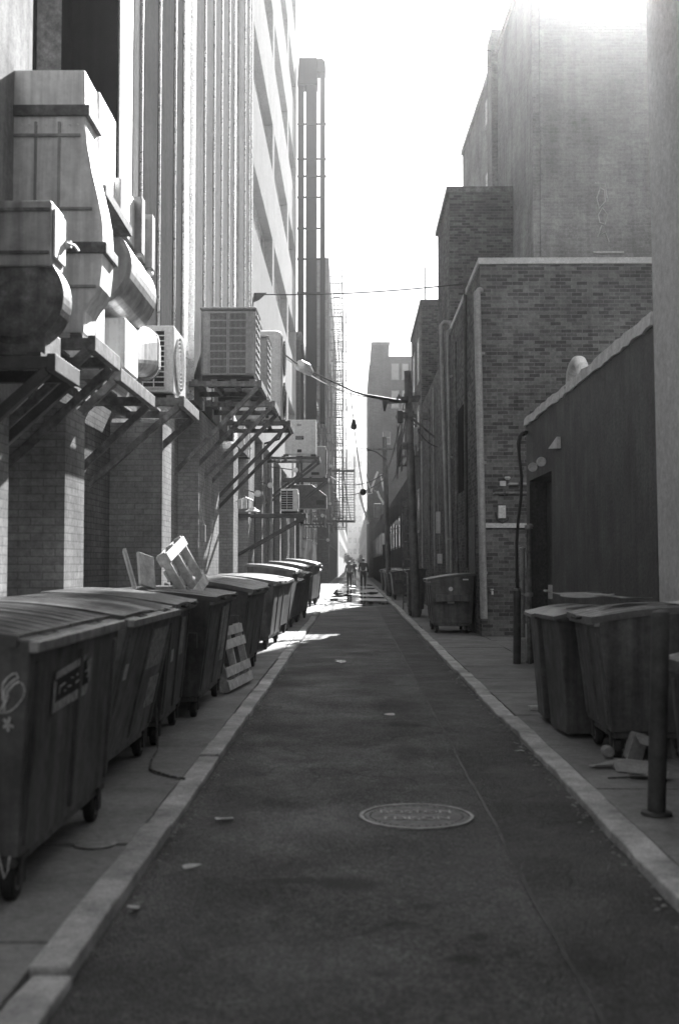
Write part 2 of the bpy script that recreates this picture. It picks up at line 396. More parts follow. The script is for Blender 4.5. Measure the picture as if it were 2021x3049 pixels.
# office building with ribbon windows
b = empty('office_building', (-3.2, 43, 0), label='tall pale concrete office building with recessed window bands', cat='building')
MB().box(-9, -3.2, 30.52, 55, 5.2, 38).build('core', 'dark_wall', b, world=True)
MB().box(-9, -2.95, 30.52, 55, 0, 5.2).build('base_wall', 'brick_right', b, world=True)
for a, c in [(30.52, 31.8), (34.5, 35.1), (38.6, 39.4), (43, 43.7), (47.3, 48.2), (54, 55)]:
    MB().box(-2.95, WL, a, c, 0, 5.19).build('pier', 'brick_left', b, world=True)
sill = [7.0 + 4 * i for i in range(8)]; zs = 5.2
piers = [30.52, 31.15, 38.7, 39.5, 47.4, 48.3, 54.2, 55]
for i, s in enumerate(sill + [39]):
    MB().box(-3.2, WL, 30.52, 55, zs, min(s, 38)).build('spandrel', 'spandrel', b, bevel=.01, world=True)
    if s > 38: break
    for k in range(0, 8, 2):
        MB().box(-3.2, WL - .004, piers[k], piers[k + 1], s, s + 1.65).build('pier', 'spandrel', b, world=True)
    for k in range(3):
        y0, y1 = piers[2 * k + 1], piers[2 * k + 2]; q = 0
        f = MB().box(-3.14 + q, -3.04 + q, y0, y0 + .06, s + .002, s + 1.648).box(-3.14 + q, -3.04 + q, y1 - .06, y1, s + .002, s + 1.648)
        f.box(-3.14 + q, -3.04 + q, y0 + .06, y1 - .06, s + .002, s + .07).box(-3.14 + q, -3.04 + q, y0 + .06, y1 - .06, s + 1.58, s + 1.648)
        for t in (1, 2, 3, 4): yy = y0 + (y1 - y0) * t / 5; f.box(-3.14 + q, -3.06 + q, yy - .03, yy + .03, s + .07, s + 1.58)
        w = f.build('window', 'unit', b, world=True)
        p = MB().box(-3.12 + q, -3.09 + q, y0 + .06, y1 - .06, s + .07, s + 1.58); p.v = [tuple(Vector(v) - b.location) for v in p.v]
        p.build('pane', 'blind', w)
    zs = s + 1.65

# far left row
def windows(b, face, x, y, zlist, u0, u1, n, w, h, mat='glass', x_dir=1):
    """rows of framed windows on a wall; face 'x' wall at X=x running along y, face 'y' wall at Y=y running along x"""
    for z in zlist:
        for i in range(n):
            u = u0 + (u1 - u0) * (i + .5) / n
            if face == 'x':
                f = MB().box(x - .03, x + .03, u - w / 2 - .07, u - w / 2, z, z + h).box(x - .03, x + .03, u + w / 2, u + w / 2 + .07, z, z + h)
                f.box(x - .03, x + .05, u - w / 2 - .1, u + w / 2 + .1, z - .1, z).box(x - .03, x + .03, u - w / 2 - .07, u + w / 2 + .07, z + h, z + h + .07)
                f.box(x - .02, x + .025, u - w / 2, u + w / 2, z + h / 2 - .03, z + h / 2 + .03)
                p = MB().box(x - .02, x + .012, u - w / 2, u + w / 2, z, z + h)
            else:
                f = MB().box(u - w / 2 - .07, u - w / 2, y - .03, y + .03, z, z + h).box(u + w / 2, u + w / 2 + .07, y - .03, y + .03, z, z + h)
                f.box(u - w / 2 - .1, u + w / 2 + .1, y - .05, y + .03, z - .1, z).box(u - w / 2 - .07, u + w / 2 + .07, y - .03, y + .03, z + h, z + h + .07)
                f.box(u - w / 2, u + w / 2, y - .025, y + .02, z + h / 2 - .03, z + h / 2 + .03)
                p = MB().box(u - w / 2, u + w / 2, y - .012, y + .02, z, z + h)
            wo = f.build('window', 'unit_dark', b, world=True)
            p.v = [tuple(Vector(v) - b.location) for v in p.v]; p.build('pane', mat, wo)
b = empty('brick_building', (-3, 70, 0), label='dark low brick building just past the tall exhaust stacks', cat='building')
MB().box(-10, -2.6, 55.5, 84, 0, 12.5).build('wall', 'brick_far', b, world=True)
MB().box(-10, -2.5, 55.45, 84.05, 12.5, 12.9).build('coping', 'steel_grey', b, world=True)
windows(b, 'x', -2.6, 0, [3, 6.2, 9.4], 58, 83, 7, 1.1, 1.7)
b = empty('brick_building', (-2.5, 105, 0), label='tall dark brick building carrying the far fire escapes', cat='building')
MB().box(-3.3, -1.8, 85, 130, 0, 24.6).build('wall', 'brick_far', b, world=True)
windows(b, 'x', -1.8, 0, [3, 6.2, 9.4, 12.6, 15.8, 19, 22], 87, 129, 9, 1.2, 1.8)
b = empty('stone_building', (-2.2, 180, 0), label='pale low building far down the left side of the alley', cat='building')
MB().box(-12, -1.7, 132, 330, 0, 9).build('wall', 'far_stone', b, world=True)
windows(b, 'x', -1.7, 0, [2.6, 5.8], 140, 325, 16, 2, 1.8)
b = empty('office_tower', (0, 520, 0), label='pale hazy tower closing the far end of the alley', cat='building')
MB().box(-5.2, 5.0, 520, 545, 0, 54).build('wall', 'far_stone', b, world=True)
windows(b, 'y', 0, 520, [6 + 5 * i for i in range(9)], -4.6, 4.4, 4, 1.3, 2.4)

# exhaust stacks rising past the office building
b = empty('exhaust_stack', (-2.1, 57, 0), label='dark square exhaust ducts rising high beside the office building', cat='exhaust stack')
def X57(px): return at(px, 1500, 57).x
def Z57(py): return at(930, py, 57).z
top = Z57(184)
MB().box(X57(886), X57(903), 56.7, 57.3, 3.5, Z57(262)).build('duct', 'stack', b, bevel=.02, world=True)
MB().box(X57(910), X57(942), 56.6, 57.4, Z57(1250), Z57(262)).build('duct', 'stack', b, bevel=.02, world=True)
MB().box(X57(953), X57(967), 56.7, 57.3, Z57(1260), Z57(224)).build('duct', 'stack', b, bevel=.02, world=True)
f = MB().hexa([(X57(884), 56.5, Z57(262)), (X57(944), 56.5, Z57(262)), (X57(944), 57.5, Z57(262)), (X57(884), 57.5, Z57(262)),
               (X57(889), 56.5, top), (X57(944), 56.5, top), (X57(944), 57.5, top), (X57(889), 57.5, top)])
f.prism([(X57(944.2), Z57(224)), (X57(968), Z57(224)), (X57(968), Z57(194)), (X57(960), top), (X57(944.2), top)], 'y', 56.6, 57.4)
f.build('cap_duct', 'stack', b, bevel=.03, world=True)
for py in (382, 485, 536, 598, 690, 780, 880):
    MB().box(X57(884), X57(972 if py < 560 else 968), 56.42, 56.48, Z57(py + 2.5), Z57(py - 2.5)).build('strap', 'stack', b, world=True)

# ------------------------------------------------------------------ right side buildings
b = empty('rendered_building', (3.4, 5, 0), label='light grey rendered building at the right edge, nearest the camera', cat='building')
lean = .14
MB().hexa([(2.62, -70, 0), (9, -70, 0), (9, 9.75, 0), (2.62, 9.75, 0), (2.62 - lean, -70, 15), (9, -70, 15), (9, 9.75, 15), (2.62 - lean, 9.75, 15)]).build('wall', 'render_grey', b, world=True)

b = empty('stucco_shed', (4, 13.4, 0), label='low dark stucco shed with ragged pale roof edge on the right', cat='shed')
f = MB().box(2.6, 6.2, 9.76, 14.9, 0, 3.6).box(2.6, 6.2, 16.75, 17.05, 0, 3.6).box(2.6, 6.2, 14.9, 16.75, 2.72, 3.6).box(2.95, 6.2, 14.9, 16.75, 0, 2.72)
f.build('wall', 'stucco', b, world=True)
d = MB().box(2.84, 2.9, 14.95, 16.7, .06, 2.68).build('door', 'steel', b, bevel=.01, world=True)
p = MB().box(2.80, 2.84, 16.25, 16.4, 1.0, 1.2).tube([(2.79, 16.32, 1.12), (2.73, 16.32, 1.12), (2.73, 16.18, 1.12)], .014); p.v = [tuple(Vector(v) - b.location) for v in p.v]; p.build('handle', 'galv', d)
n = 44; vs = []; fs = []; r2 = random.Random(4)
for i in range(n + 1):
    y = 9.77 + 7.4 * i / n; h = .085 + r2.uniform(-.014, .012); w = r2.uniform(-.012, .012); dr = r2.uniform(0, .03)
    vs += [(2.6 - .03 + w, y, 3.57 - dr), (2.58 + w, y, 3.6 + h), (2.80 + w, y, 3.62 + h), (2.9, y, 3.59)]
for i in range(n):
    a = i * 4
    for k in range(4): fs.append([a + k, a + (k + 1) % 4, a + 4 + (k + 1) % 4, a + 4 + k])
fs += [[0, 1, 2, 3], [n * 4 + 3, n * 4 + 2, n * 4 + 1, n * 4]]
MB().add(vs, fs).build('roof_edge', 'roofing', b, world=True)
MB().box(2.9, 6.2, 9.77, 17.05, 3.6, 3.66).build('roof', 'stucco', b, world=True)

b = empty('brick_building', (4, 26, 0), label='two storey dark brick building facing the camera on the right', cat='building')
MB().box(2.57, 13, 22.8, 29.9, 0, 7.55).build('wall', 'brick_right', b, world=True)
MB().box(2.53, 13, 22.75, 29.9, 7.55, 7.68).build('coping', 'render_grey', b, bevel=.01, world=True)
MB().box(2.56, 13, 22.74, 22.8, 2.22, 2.31).build('stone_band', 'render_grey', b, world=True)
MB().box(2.555, 2.575, 23.9, 25.1, .06, 2.5).build('door', 'steel', b, bevel=.004, world=True)
MB().box(2.552, 2.575, 26.3, 27.6, 3.2, 5.2).build('bricked_window', 'dark_wall', b, world=True)

b = empty('brick_building', (5, 32, 0), label='dark four storey building beside the two storey brick building', cat='building')
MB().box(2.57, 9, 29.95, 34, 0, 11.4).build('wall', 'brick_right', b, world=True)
MB().box(2.5, 9, 29.93, 34.05, 11.4, 11.55).build('coping', 'steel_grey', b, world=True)

b = empty('tall_building', (9, 35, 0), label='tall windowless brick building rising above the right side roofs', cat='building')
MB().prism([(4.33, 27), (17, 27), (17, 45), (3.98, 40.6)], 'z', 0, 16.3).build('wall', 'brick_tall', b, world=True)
MB().prism([(4.27, 26.9), (17.1, 26.9), (17.1, 45.1), (3.92, 40.7)], 'z', 16.3, 16.45).build('coping', 'render_grey', b, world=True)
tg = MB()
def onT(px, py): return at(px, py, 26.985)
for pts in ([(1785, 560), (1775, 590), (1782, 620), (1800, 600), (1798, 565), (1785, 560)], [(1780, 640), (1792, 618), (1808, 640), (1800, 668), (1784, 662), (1780, 640)], [(1790, 670), (1778, 705), (1800, 690), (1812, 720)], [(1770, 545), (1800, 548), (1806, 590)]):
    tg.tube([onT(*p_) for p_ in pts], .018, 5)
tg.build('painted_tag', 'render_grey', b, world=True)
MB().box(onT(1765, 752).x, onT(1855, 752).x, 26.94, 27.0, onT(1800, 755).z, onT(1800, 749).z).build('ledge', 'render_grey', b, world=True)
MB().box(onT(1608, 700).x, onT(1616, 700).x, 26.93, 27.0, 7.7, 16.2).build('cable_trunk', 'brick_tall', b, world=True)
for px, py in (): MB().box(onT(px, py).x, onT(px, py).x + .35, 26.95, 27.0, onT(px, py).z, onT(px, py).z + .3).build('wall_vent', 'steel_grey', b, world=True)
def T1x(y): return 4.33 - .02574 * (y - 27)
for z0, z1 in ((10.9, 11.55), (12.75, 13.5), (15.0, 15.8)):
    y0, y1 = 34.25, 34.75
    f = MB().hexa([(T1x(y0) - .04, y0 - .05, z0 - .06), (T1x(y0) + .03, y0 - .05, z0 - .06), (T1x(y1) + .03, y1 + .05, z0 - .06), (T1x(y1) - .04, y1 + .05, z0 - .06),
                   (T1x(y0) - .04, y0 - .05, z0), (T1x(y0) + .03, y0 - .05, z0), (T1x(y1) + .03, y1 + .05, z0), (T1x(y1) - .04, y1 + .05, z0)])
    w = f.build('window', 'render_grey', b, world=True)
    p = MB()
    for q in range(3):
        za = z0 + (z1 - z0) * (q + .06) / 3; zb = z0 + (z1 - z0) * (q + .9) / 3
        p.hexa([(T1x(y0) - .02, y0, za), (T1x(y0) + .02, y0, za), (T1x(y1) + .02, y1, za), (T1x(y1) - .02, y1, za), (T1x(y0) - .02, y0, zb), (T1x(y0) + .02, y0, zb), (T1x(y1) + .02, y1, zb), (T1x(y1) - .02, y1, zb)])
    p.v = [tuple(Vector(v) - b.location) for v in p.v]; p.build('pane', 'unit_white', w)  # white panes have the reflected brightness put into their colour
MB().box(4.02, 4.5, 32.4, 33.5, 7, 17.0).build('chimney', 'brick_tall', b, world=True)
MB().tube([(4.05, 32.5, 16.4), (3.7, 32.4, 16.42), (3.45, 32.4, 16.2), (3.35, 32.4, 15.95), (3.6, 32.4, 16.02), (4.05, 32.5, 15.9)], .012, 6).build('loose_wire', 'cable', b, world=True)

b = empty('brick_building', (4, 45, 0), label='dark brick building with the pipe capped roof past the twin pipes', cat='building')
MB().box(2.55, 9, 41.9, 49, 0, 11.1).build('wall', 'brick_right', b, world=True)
MB().box(2.5, 9, 41.85, 49.05, 11.1, 11.3).build('coping', 'steel', b, world=True)
windows(b, 'x', 2.55, 0, [2.8, 6, 8.6], 42.3, 48.5, 2, 1, 1.5)
MB().tube([at(1266, 895, 42.6), at(1266, 795, 42.6)], .03, 6).build('roof_mast', 'steel', b, world=True)
b = empty('garage_wall', (2.6, 38, 0), label='dark yard wall between the brick buildings on the right', cat='wall')
MB().box(2.58, 2.9, 34.06, 41.85, 0, 7.4).build('wall', 'brick_right', b, world=True)
b = empty('brick_building', (3.5, 62, 0), label='low dark building on the right behind the utility poles', cat='building')
MB().box(2.35, 9, 49.1, 76, 0, 5.2).build('wall', 'brick_far', b, world=True)
windows(b, 'x', 2.35, 0, [2.4], 51, 75, 6, 1.2, 1.4)
b = empty('brick_building', (3.5, 98, 0), label='low dark shop building far down the right side', cat='building')
MB().box(2.1, 9, 78, 118, 0, 5.0).build('wall', 'brick_far', b, world=True)
windows(b, 'x', 2.1, 0, [2.2], 80, 117, 8, 1.4, 1.5)
b = empty('brick_building', (4.5, 130, 0), label='tall far brick building with pale sash windows right of the wires', cat='building')
yb = 120
xa, xb, xc = at(1108, 1100, yb).x, at(1157, 1100, yb).x, at(1240, 1100, yb).x
z1, z2 = at(1130, 1027, yb).z, at(1130, 1061, yb).z
MB().box(xa, xb, yb, yb + 22, 0, z1).build('wall', 'brick_far', b, world=True)
MB().box(xb + .002, xc + 4, yb + .02, yb + 22, 0, z2).build('wall', 'brick_far', b, world=True)
MB().box(xa - .35, xa, yb + .05, yb + 22, 0, z1 - 2.2).build('side_bay', 'brick_far', b, world=True)
MB().box(xa - .1, xb + .1, yb - .1, yb + 22.1, z1, z1 + .3).build('coping', 'steel_grey', b, world=True)
for px0, px1, py0, py1 in [(1167, 1185, 1083, 1127), (1199, 1213, 1083, 1127), (1167, 1185, 1163, 1212), (1199, 1213, 1163, 1212), (1141, 1160, 1286, 1320), (1185, 1200, 1286, 1320)]:
    a = at(px0, py1, yb); c = at(px1, py0, yb); zm = (a.z + c.z) / 2
    f = MB().box(a.x - .1, c.x + .1, yb - .1, yb, a.z - .15, a.z).box(a.x, c.x, yb - .06, yb, zm - .05, zm + .05).box(a.x - .08, a.x, yb - .06, yb, a.z, c.z).box(c.x, c.x + .08, yb - .06, yb, a.z, c.z)
    w = f.build('window', 'render_grey', b, world=True)
    p = MB().box(a.x, c.x, yb - .03, yb + .02, a.z, c.z); p.v = [tuple(Vector(v) - b.location) for v in p.v]
    p.build('pane', 'unit_white' if py0 < 1250 else 'glass', w)
b = empty('stone_building', (3, 240, 0), label='pale low building far down the right side of the alley', cat='building')
MB().box(1.9, 9, 145, 330, 0, 9).build('wall', 'far_stone', b, world=True)
windows(b, 'x', 1.9, 0, [2.6, 5.6], 150, 325, 14, 2, 1.7)
# ------------------------------------------------------------------ dumpsters
def lid_mesh(y0, y1, D, Hf, Hb, ribs, seed, dome=.035, over=.06):
    rr = random.Random(seed); nx, ny = 14, max(24, int((y1 - y0) / .022)); vs = []; fs = []
    sag = rr.uniform(-.01, .02)
    for j in range(ny + 1):
        v = j / ny; y = y0 + (y1 - y0) * v
        for i in range(nx + 1):
            u = i / nx; x = -D - .03 + (D + .03 + over) * u
            z = Hb + (Hf - Hb) * u + .02 + dome * math.sin(math.pi * min(1, u * 1.05)) ** .8 * (1 - .25 * (2 * v - 1) ** 2) - sag * u * math.sin(3 * v)
            e = min(1, min(u, 1 - u) * 12) * min(1, min(v, 1 - v) * 14)
            w = math.sin(v * ribs * math.pi * 2)
            z += .008 * max(-.6, min(.6, w)) / .6 * e
            vs.append((x, y, z))
    for j in range(ny):
        for i in range(nx):
            a = j * (nx + 1) + i; fs.append([a, a + 1, a + nx + 2, a + nx + 1])
    ring = [i for i in range(nx + 1)] + [j * (nx + 1) + nx for j in range(1, ny + 1)] + [ny * (nx + 1) + i for i in range(nx - 1, -1, -1)] + [j * (nx + 1) for j in range(ny - 1, 0, -1)]
    n = len(vs)
    for k in ring: x, y, z = vs[k]; vs.append((x, y, z - .05))
    m = len(ring)
    for k in range(m): fs.append([ring[k], n + k, n + (k + 1) % m, ring[(k + 1) % m]])
    return MB().add(vs, fs)
def caster(root, x, y, turn=0.0):
    f = MB().box(x - .06, x + .06, y - .06, y + .06, .175, .2).box(x - .05, x - .035, y - .035, y + .035, .07, .175).box(x + .035, x + .05, y - .035, y + .035, .07, .175)
    c = f.build('caster', 'steel', root)
    w = MB().lathe([(.03, -.028), (.075, -.028), (.085, -.018), (.085, .018), (.075, .028), (.03, .028)], (x, y, .085), 'x', 20).build('wheel', 'black', c, smooth=False)
    MB().lathe([(.012, -.034), (.045, -.031), (.045, .031), (.012, .034)], (x, y, .085), 'x', 12).build('hub', 'rim', c)
def make_dumpster(L, D=1.02, Hf=1.12, Hb=1.28, body='bin', lid='lid', taper=.13, seed=1, ribs=7, lids=2, detail=True, over=.05, pockets=(-1, 1)):
    root = empty('dumpster')
    def fx(z): return -taper + taper * (z - .2) / (Hf - .2)
    e = .05
    b = MB().hexa([(-taper, e, .2), (-D + .05, e, .2), (-D + .05, L - e, .2), (-taper, L - e, .2), (0, 0, Hf), (-D, 0, Hb), (-D, L, Hb), (0, L, Hf)])
    if detail:
        for yy in (.12, L / 2, L - .12):       # pressed ribs on the front sheet
            p = [(fx(.24) - .01, yy - .035, .24), (fx(.24) + .014, yy - .03, .24), (fx(.24) + .014, yy + .03, .24), (fx(.24) - .01, yy + .035, .24),
                 (fx(Hf - .1) - .01, yy - .035, Hf - .1), (fx(Hf - .1) + .014, yy - .03, Hf - .1), (fx(Hf - .1) + .014, yy + .03, Hf - .1), (fx(Hf - .1) - .01, yy + .035, Hf - .1)]
            b.hexa(p)
        b.box(-D + .1, -taper - .02, e + .02, L - e - .02, .15, .2)
    b.build('body', body, root, bevel=.012)
    MB().bar((.012, -.01, Hf - .03), (.012, L + .01, Hf - .03), .045, .05).build('rim', 'rim', root, bevel=.008)
    for s, yy in ((-1, -.001), (1, L + .001)):
        if s not in pockets: continue
        MB().box(-D * .86, -.12, min(yy, yy + s * .09), max(yy, yy + s * .09), .66, .80).build('fork_pocket', body, root, bevel=.006)
    n = lids
    for k in range(n):
        y0, y1 = -.02 + (L + .04) * k / n + .008, -.02 + (L + .04) * (k + 1) / n - .008
        lo = lid_mesh(y0, y1, D, Hf, Hb, ribs, seed * 7 + k, over=over).build('lid', lid, root, smooth=False)
        if detail:
            ym = (y0 + y1) / 2
            MB().tube([(over - .01, ym - .12, Hf + .0), (over + .03, ym - .10, Hf - .005), (over + .03, ym + .10, Hf - .005), (over - .01, ym + .12, Hf)], .012, 6).build('lid_handle', 'black', lo)
    for x in (-taper - .06, -D + .16):
        for y in (.16, L - .16): caster(root, x, y)
    root['fx'] = taper; return root, fx
def place(root, X, Y, rz=0, z=.06, **kw):
    root.location = (X, Y, z); root.rotation_euler = (0, 0, rz); return tag(root, **kw)
def on_front(root, fx, mat, y0, y1, z0, z1, name='sticker', off=.004):
    p = [(fx(z0) + off * .2, y0, z0), (fx(z0) + off, y0, z0), (fx(z0) + off, y1, z0), (fx(z0) + off * .2, y1, z0),
         (fx(z1) + off * .2, y0, z1), (fx(z1) + off, y0, z1), (fx(z1) + off, y1, z1), (fx(z1) + off * .2, y1, z1)]
    return MB().hexa(p).build(name, mat, root)
GL = 'dumpsters lined up along the left wall'
# nearest dumpster with its faded notice and paint doodles
r1, fx = make_dumpster(1.80, 1.0, 1.12, 1.19, 'bin', 'lid', .06, 1, 12, over=-.06, pockets=(1,))
place(r1, -1.345, 4.78, label='nearest dark dumpster with painted balloon doodle and faded notice on its front', cat='dumpster', group=GL)
def local1(px, py, off=.006):
    X = -1.37
    for _ in range(3):
        p = atX(px, py, X); X = -1.345 + fx(p.z - .06) + off
    p = atX(px, py, X); return (p.x + 1.345, p.y - 4.78, p.z - .06)
def local_end(px, py, off=.003):
    Yp = 4.80
    for _ in range(3):
        p = at(px, py, Yp); Yp = 4.78 + .05 * (1 - (p.z - .26) / .92) - off
    p = at(px, py, Yp); return (p.x + 1.345, p.y - 4.78, p.z - .06)
def stroke(pts, r, fn=None):
    b = MB(); b.tube([(fn or local1)(*p) for p in pts], r, 6); return b
q = lambda pts: [(x / 9.86, 1980 + y / 9.86) for x, y in pts]
gb = stroke(q([(560, 380), (500, 250), (380, 270), (220, 390), (110, 540), (80, 700), (100, 860), (90, 1000), (150, 1120), (60, 1270), (0, 1330)]), .0045, local_end)
for pts, r in [([(560, 370), (430, 430), (280, 560), (180, 690), (120, 820), (180, 950), (120, 1050)], .004), ([(580, 490), (440, 560), (330, 680), (230, 800), (250, 950), (190, 1080), (130, 1150), (150, 1280), (130, 1400)], .006),
               ([(640, 520), (720, 640), (740, 760), (710, 920), (600, 1090), (470, 1240), (330, 1350), (200, 1400), (60, 1405), (-120, 1400)], .004)]:
    o_ = stroke(q(pts), r, local_end); gb.add(o_.v, o_.f)
gb.build('painted_doodle', 'paint', r1)
sb = stroke(q([(115, 1590), (230, 1730), (265, 1950)]), .007, local_end)
for pts in ([(310, 1530), (260, 1700), (120, 1830)], [(200, 1740), (420, 1820)]):
    o_ = stroke(q(pts), .007, local_end); sb.add(o_.v, o_.f)
sb.build('painted_star', 'paint', r1)
stroke([(-12, 2510), (0, 2560), (14, 2615), (25, 2590), (30, 2550)], .005, local_end).build('painted_mark', 'paint', r1)
def quad_on1(quad, mat, name, off=.005):
    a = [local1(*p, off) for p in quad]; c = [local1(*p, .001) for p in quad]
    MB().add(a + c, [[0, 1, 2, 3], [7, 6, 5, 4]] + [[i, i + 4, (i + 1) % 4 + 4, (i + 1) % 4] for i in range(4)]).build(name, mat, r1)
z9 = lambda pts: [(130 + x / 9.22, 1920 + y / 9.22) for x, y in pts]
quad_on1(z9([(330, 900), (1330, 330), (1230, 1060), (280, 1620)]), 'grille', 'notice_panel', .004)
for pts in ([(340, 760), (1260, 210), (1080, 520), (350, 960)], [(235, 1900), (280, 1620), (1240, 1030), (1180, 1330)], [(300, 1010), (375, 1010), (310, 1700), (225, 1900)], [(1200, 440), (1340, 320), (1260, 1010), (1230, 1010)]):
    quad_on1(z9(pts), 'sticker', 'notice_border', .008)
f = MB()
for pts in ([(430, 1350), (460, 1150), (600, 1040)], [(670, 1150), (760, 1110)], [(770, 900), (830, 890)], [(890, 1040), (980, 950)], [(1150, 740), (1250, 640)], [(1180, 880), (1210, 840)], [(570, 1270), (610, 1240)], [(920, 830), (950, 790)]):
    t = stroke(z9(pts), .004); f.add(t.v, t.f)
f.build('notice_lettering', 'sticker', r1)

r2, fx2 = make_dumpster(1.72, 1.0, 1.10, 1.19, 'bin_pale', 'lid', .20, 2, 8, over=-.03)
place(r2, -1.375, 7.03, R(-.8), label='scuffed grey second dumpster from the camera with worn label on its front', cat='dumpster', group=GL)
on_front(r2, fx2, 'sticker_pale', .16, .30, .70, .80)
on_front(r2, fx2, 'sticker', .95, 1.5, .70, .98, 'worn_label'); on_front(r2, fx2, 'sticker', 1.2, 1.6, .40, .62, 'worn_label')
r3, fx3 = make_dumpster(1.40, 1.0, 1.10, 1.20, 'bin', 'lid_pale', .09, 3, 8)
place(r3, -1.43, 8.98, R(1.5), label='black dumpster with a small white tag, third along the left row', cat='dumpster', group=GL)
on_front(r3, fx3, 'sticker_pale', .32, .44, .64, .74); on_front(r3, fx3, 'sticker', .75, 1.05, .66, .98, 'worn_label')
r4, fx4 = make_dumpster(1.95, 1.0, 1.11, 1.17, 'bin', 'lid', .12, 4, 8)
place(r4, -1.32, 10.62, label='dumpster with a long pale vertical label, just before the leaning broken pallet', cat='dumpster', group=GL)
on_front(r4, fx4, 'sticker', 1.15, 1.32, .55, 1.0, 'worn_label'); on_front(r4, fx4, 'paper', 1.40, 1.72, .42, 1.02, 'worn_label').data.materials[0] = M['sticker']
labels = ['dumpster right behind the leaning broken pallet', 'dumpster second beyond the leaning broken pallet, pale stripe on its body', 'dumpster in front of the dish lamp, third beyond the broken pallet']
r5, fx5 = make_dumpster(1.9, 1.0, 1.10, 1.24, 'bin', 'lid_pale', .11, 5, 8); place(r5, -1.30, 14.3, R(-2), label=labels[0], cat='dumpster', group=GL)
r6, fx6 = make_dumpster(1.9, 1.0, 1.10, 1.24, 'bin_pale', 'lid', .11, 6, 8); place(r6, -1.31, 16.5, R(2.5), label=labels[1], cat='dumpster', group=GL)
on_front(r6, fx6, 'sticker', .9, 1.2, .3, 1.0, 'worn_label')
r7, fx7 = make_dumpster(1.9, 1.0, 1.12, 1.24, 'bin', 'lid_pale', .10, 7, 8); place(r7, -1.32, 19.2, R(-2), label=labels[2], cat='dumpster', group=GL)
on_front(r7, fx7, 'rim', 1.0, 1.14, .2, 1.0, 'worn_label')
proto, _ = make_dumpster(1.85, 1.0, 1.10, 1.22, 'bin', 'lid_pale', .10, 8, 7, 2, False)
names = ['first', 'second', 'third', 'fourth', 'fifth', 'sixth', 'seventh', 'eighth', 'ninth', 'tenth', 'eleventh', 'twelfth']
Y = 22.4
for i in range(11):
    o = proto if i == 0 else copy_tree(proto)
    o.location = (-1.30 + rnd.uniform(-.09, .07), Y, .06); o.rotation_euler = (0, 0, R(rnd.uniform(-5, 5))); o.scale = (1, rnd.uniform(.82, 1.0), [1, 1.16, .94, 1.08, 1.22, 1, 1.15, 1.3, 1.1, 1.25, 1.2][i])
    tag(o, label='sunlit lidded dumpster, %s past the dish lamp along the left wall' % names[i], cat='dumpster', group=GL)
    Y += 2.15 if i < 6 else 2.9
# tall pale cart sunlit by the puddle
# ------------------------------------------------------------------ pallets, boards, chain
def pallet(name, o, u, v, lu, lv, mat, n, keep=None, **kw):
    root = empty(name, o, **kw); u = Vector(u).normalized(); v = Vector(v).normalized(); w = u.cross(v).normalized()
    def slab(a0, a1, b0, b1, h0, h1, nm):
        pts = [u * a + v * b + w * h for h in (h0, h1) for a, b in ((a0, b0), (a1, b0), (a1, b1), (a0, b1))]
        MB().hexa(pts).build(nm, mat, root, bevel=.004)
    for i in range(n):
        c = lv * (i + .5) / n; hw = lv / n * .36
        if keep and i not in keep: continue
        slab(rnd.uniform(-.02, .02), lu + rnd.uniform(-.02, .02), c - hw, c + hw, 0, .018, 'slat')
    for t in (.03, .5, .97): slab(lu * t - .02, lu * t + .02, .01, lv - .01, -.085, -.002, 'stringer')
    for i in (0, n - 1):
        c = lv * (i + .5) / n; slab(0, lu, c - .05, c + .05, -.105, -.087, 'bottom_slat')
    return root
pallet('wooden_pallet', (-1.92, 11.10, 1.58), (0, .985, .172), (.50, .02, -.87), 1.12, .62, 'wood', 4, label='sunlit wooden pallet propped up on top of the dumpster lids', cat='pallet')
pallet('wooden_pallet', (-1.36, 12.62, .075), (.105, 1, 0), (-.16, .0, .72), 1.35, .74, 'wood', 5, (0, 1, 3, 4), label='broken wooden pallet standing on the left pavement against a dumpster', cat='pallet')
for a, c, w, lab in [((370, 1638, 10.4), (402, 1752, 10.2), .06, 'narrow wooden board leaning behind the dumpsters, left of the propped pallet'),
                     ((432, 1652, 10.9), (440, 1750, 10.75), .20, 'short pale board standing between the narrow board and the propped pallet')]:
    p, s = at(*a), at(*c); s = s + (p - s) * .02
    r = MB().bar(p, s, w, .03, (1, .3, 0) if w < .1 else (.9, -.6, .3)); o = r.build('wooden_board', 'wood', bevel=.004); tag(o, lab, 'board')
def chain(pts, step=.03):
    b = MB(); pts = [Vector(p) for p in pts]; k = 0
    for a, c in zip(pts, pts[1:]):
        n = max(1, int((c - a).length / step)); d = (c - a) / n
        for i in range(n):
            p = a + d * i; q_ = a + d * (i + 1.25)
            b.bar(p, q_, .016 if k % 2 else .006, .006 if k % 2 else .016, (1, 0, 0)); k += 1
    return b
o = chain([at(464, 1985, 8.86), at(466, 2080, 8.87), at(468, 2160, 8.86), atZ(470, 2232, .07), atZ(452, 2262, .07), atZ(447, 2290, .07), atZ(470, 2300, .07), atZ(510, 2312, .07), atZ(548, 2318, .07)]).build('chain', 'steel_grey')
tag(o, 'thin chain hanging beside the second dumpster and trailing over the pavement', 'chain')
# drain cover on the left pavement
p = atZ(285, 2510, .066)
o = MB().lathe([(.11, 0), (.11, .006), (.09, .009), (.0, .009)], (p.x, p.y, .06), 'z', 24).build('drain_cap', 'iron_worn'); tag(o, 'small round drain cap set in the left pavement by the nearest dumpster', 'drain cap')

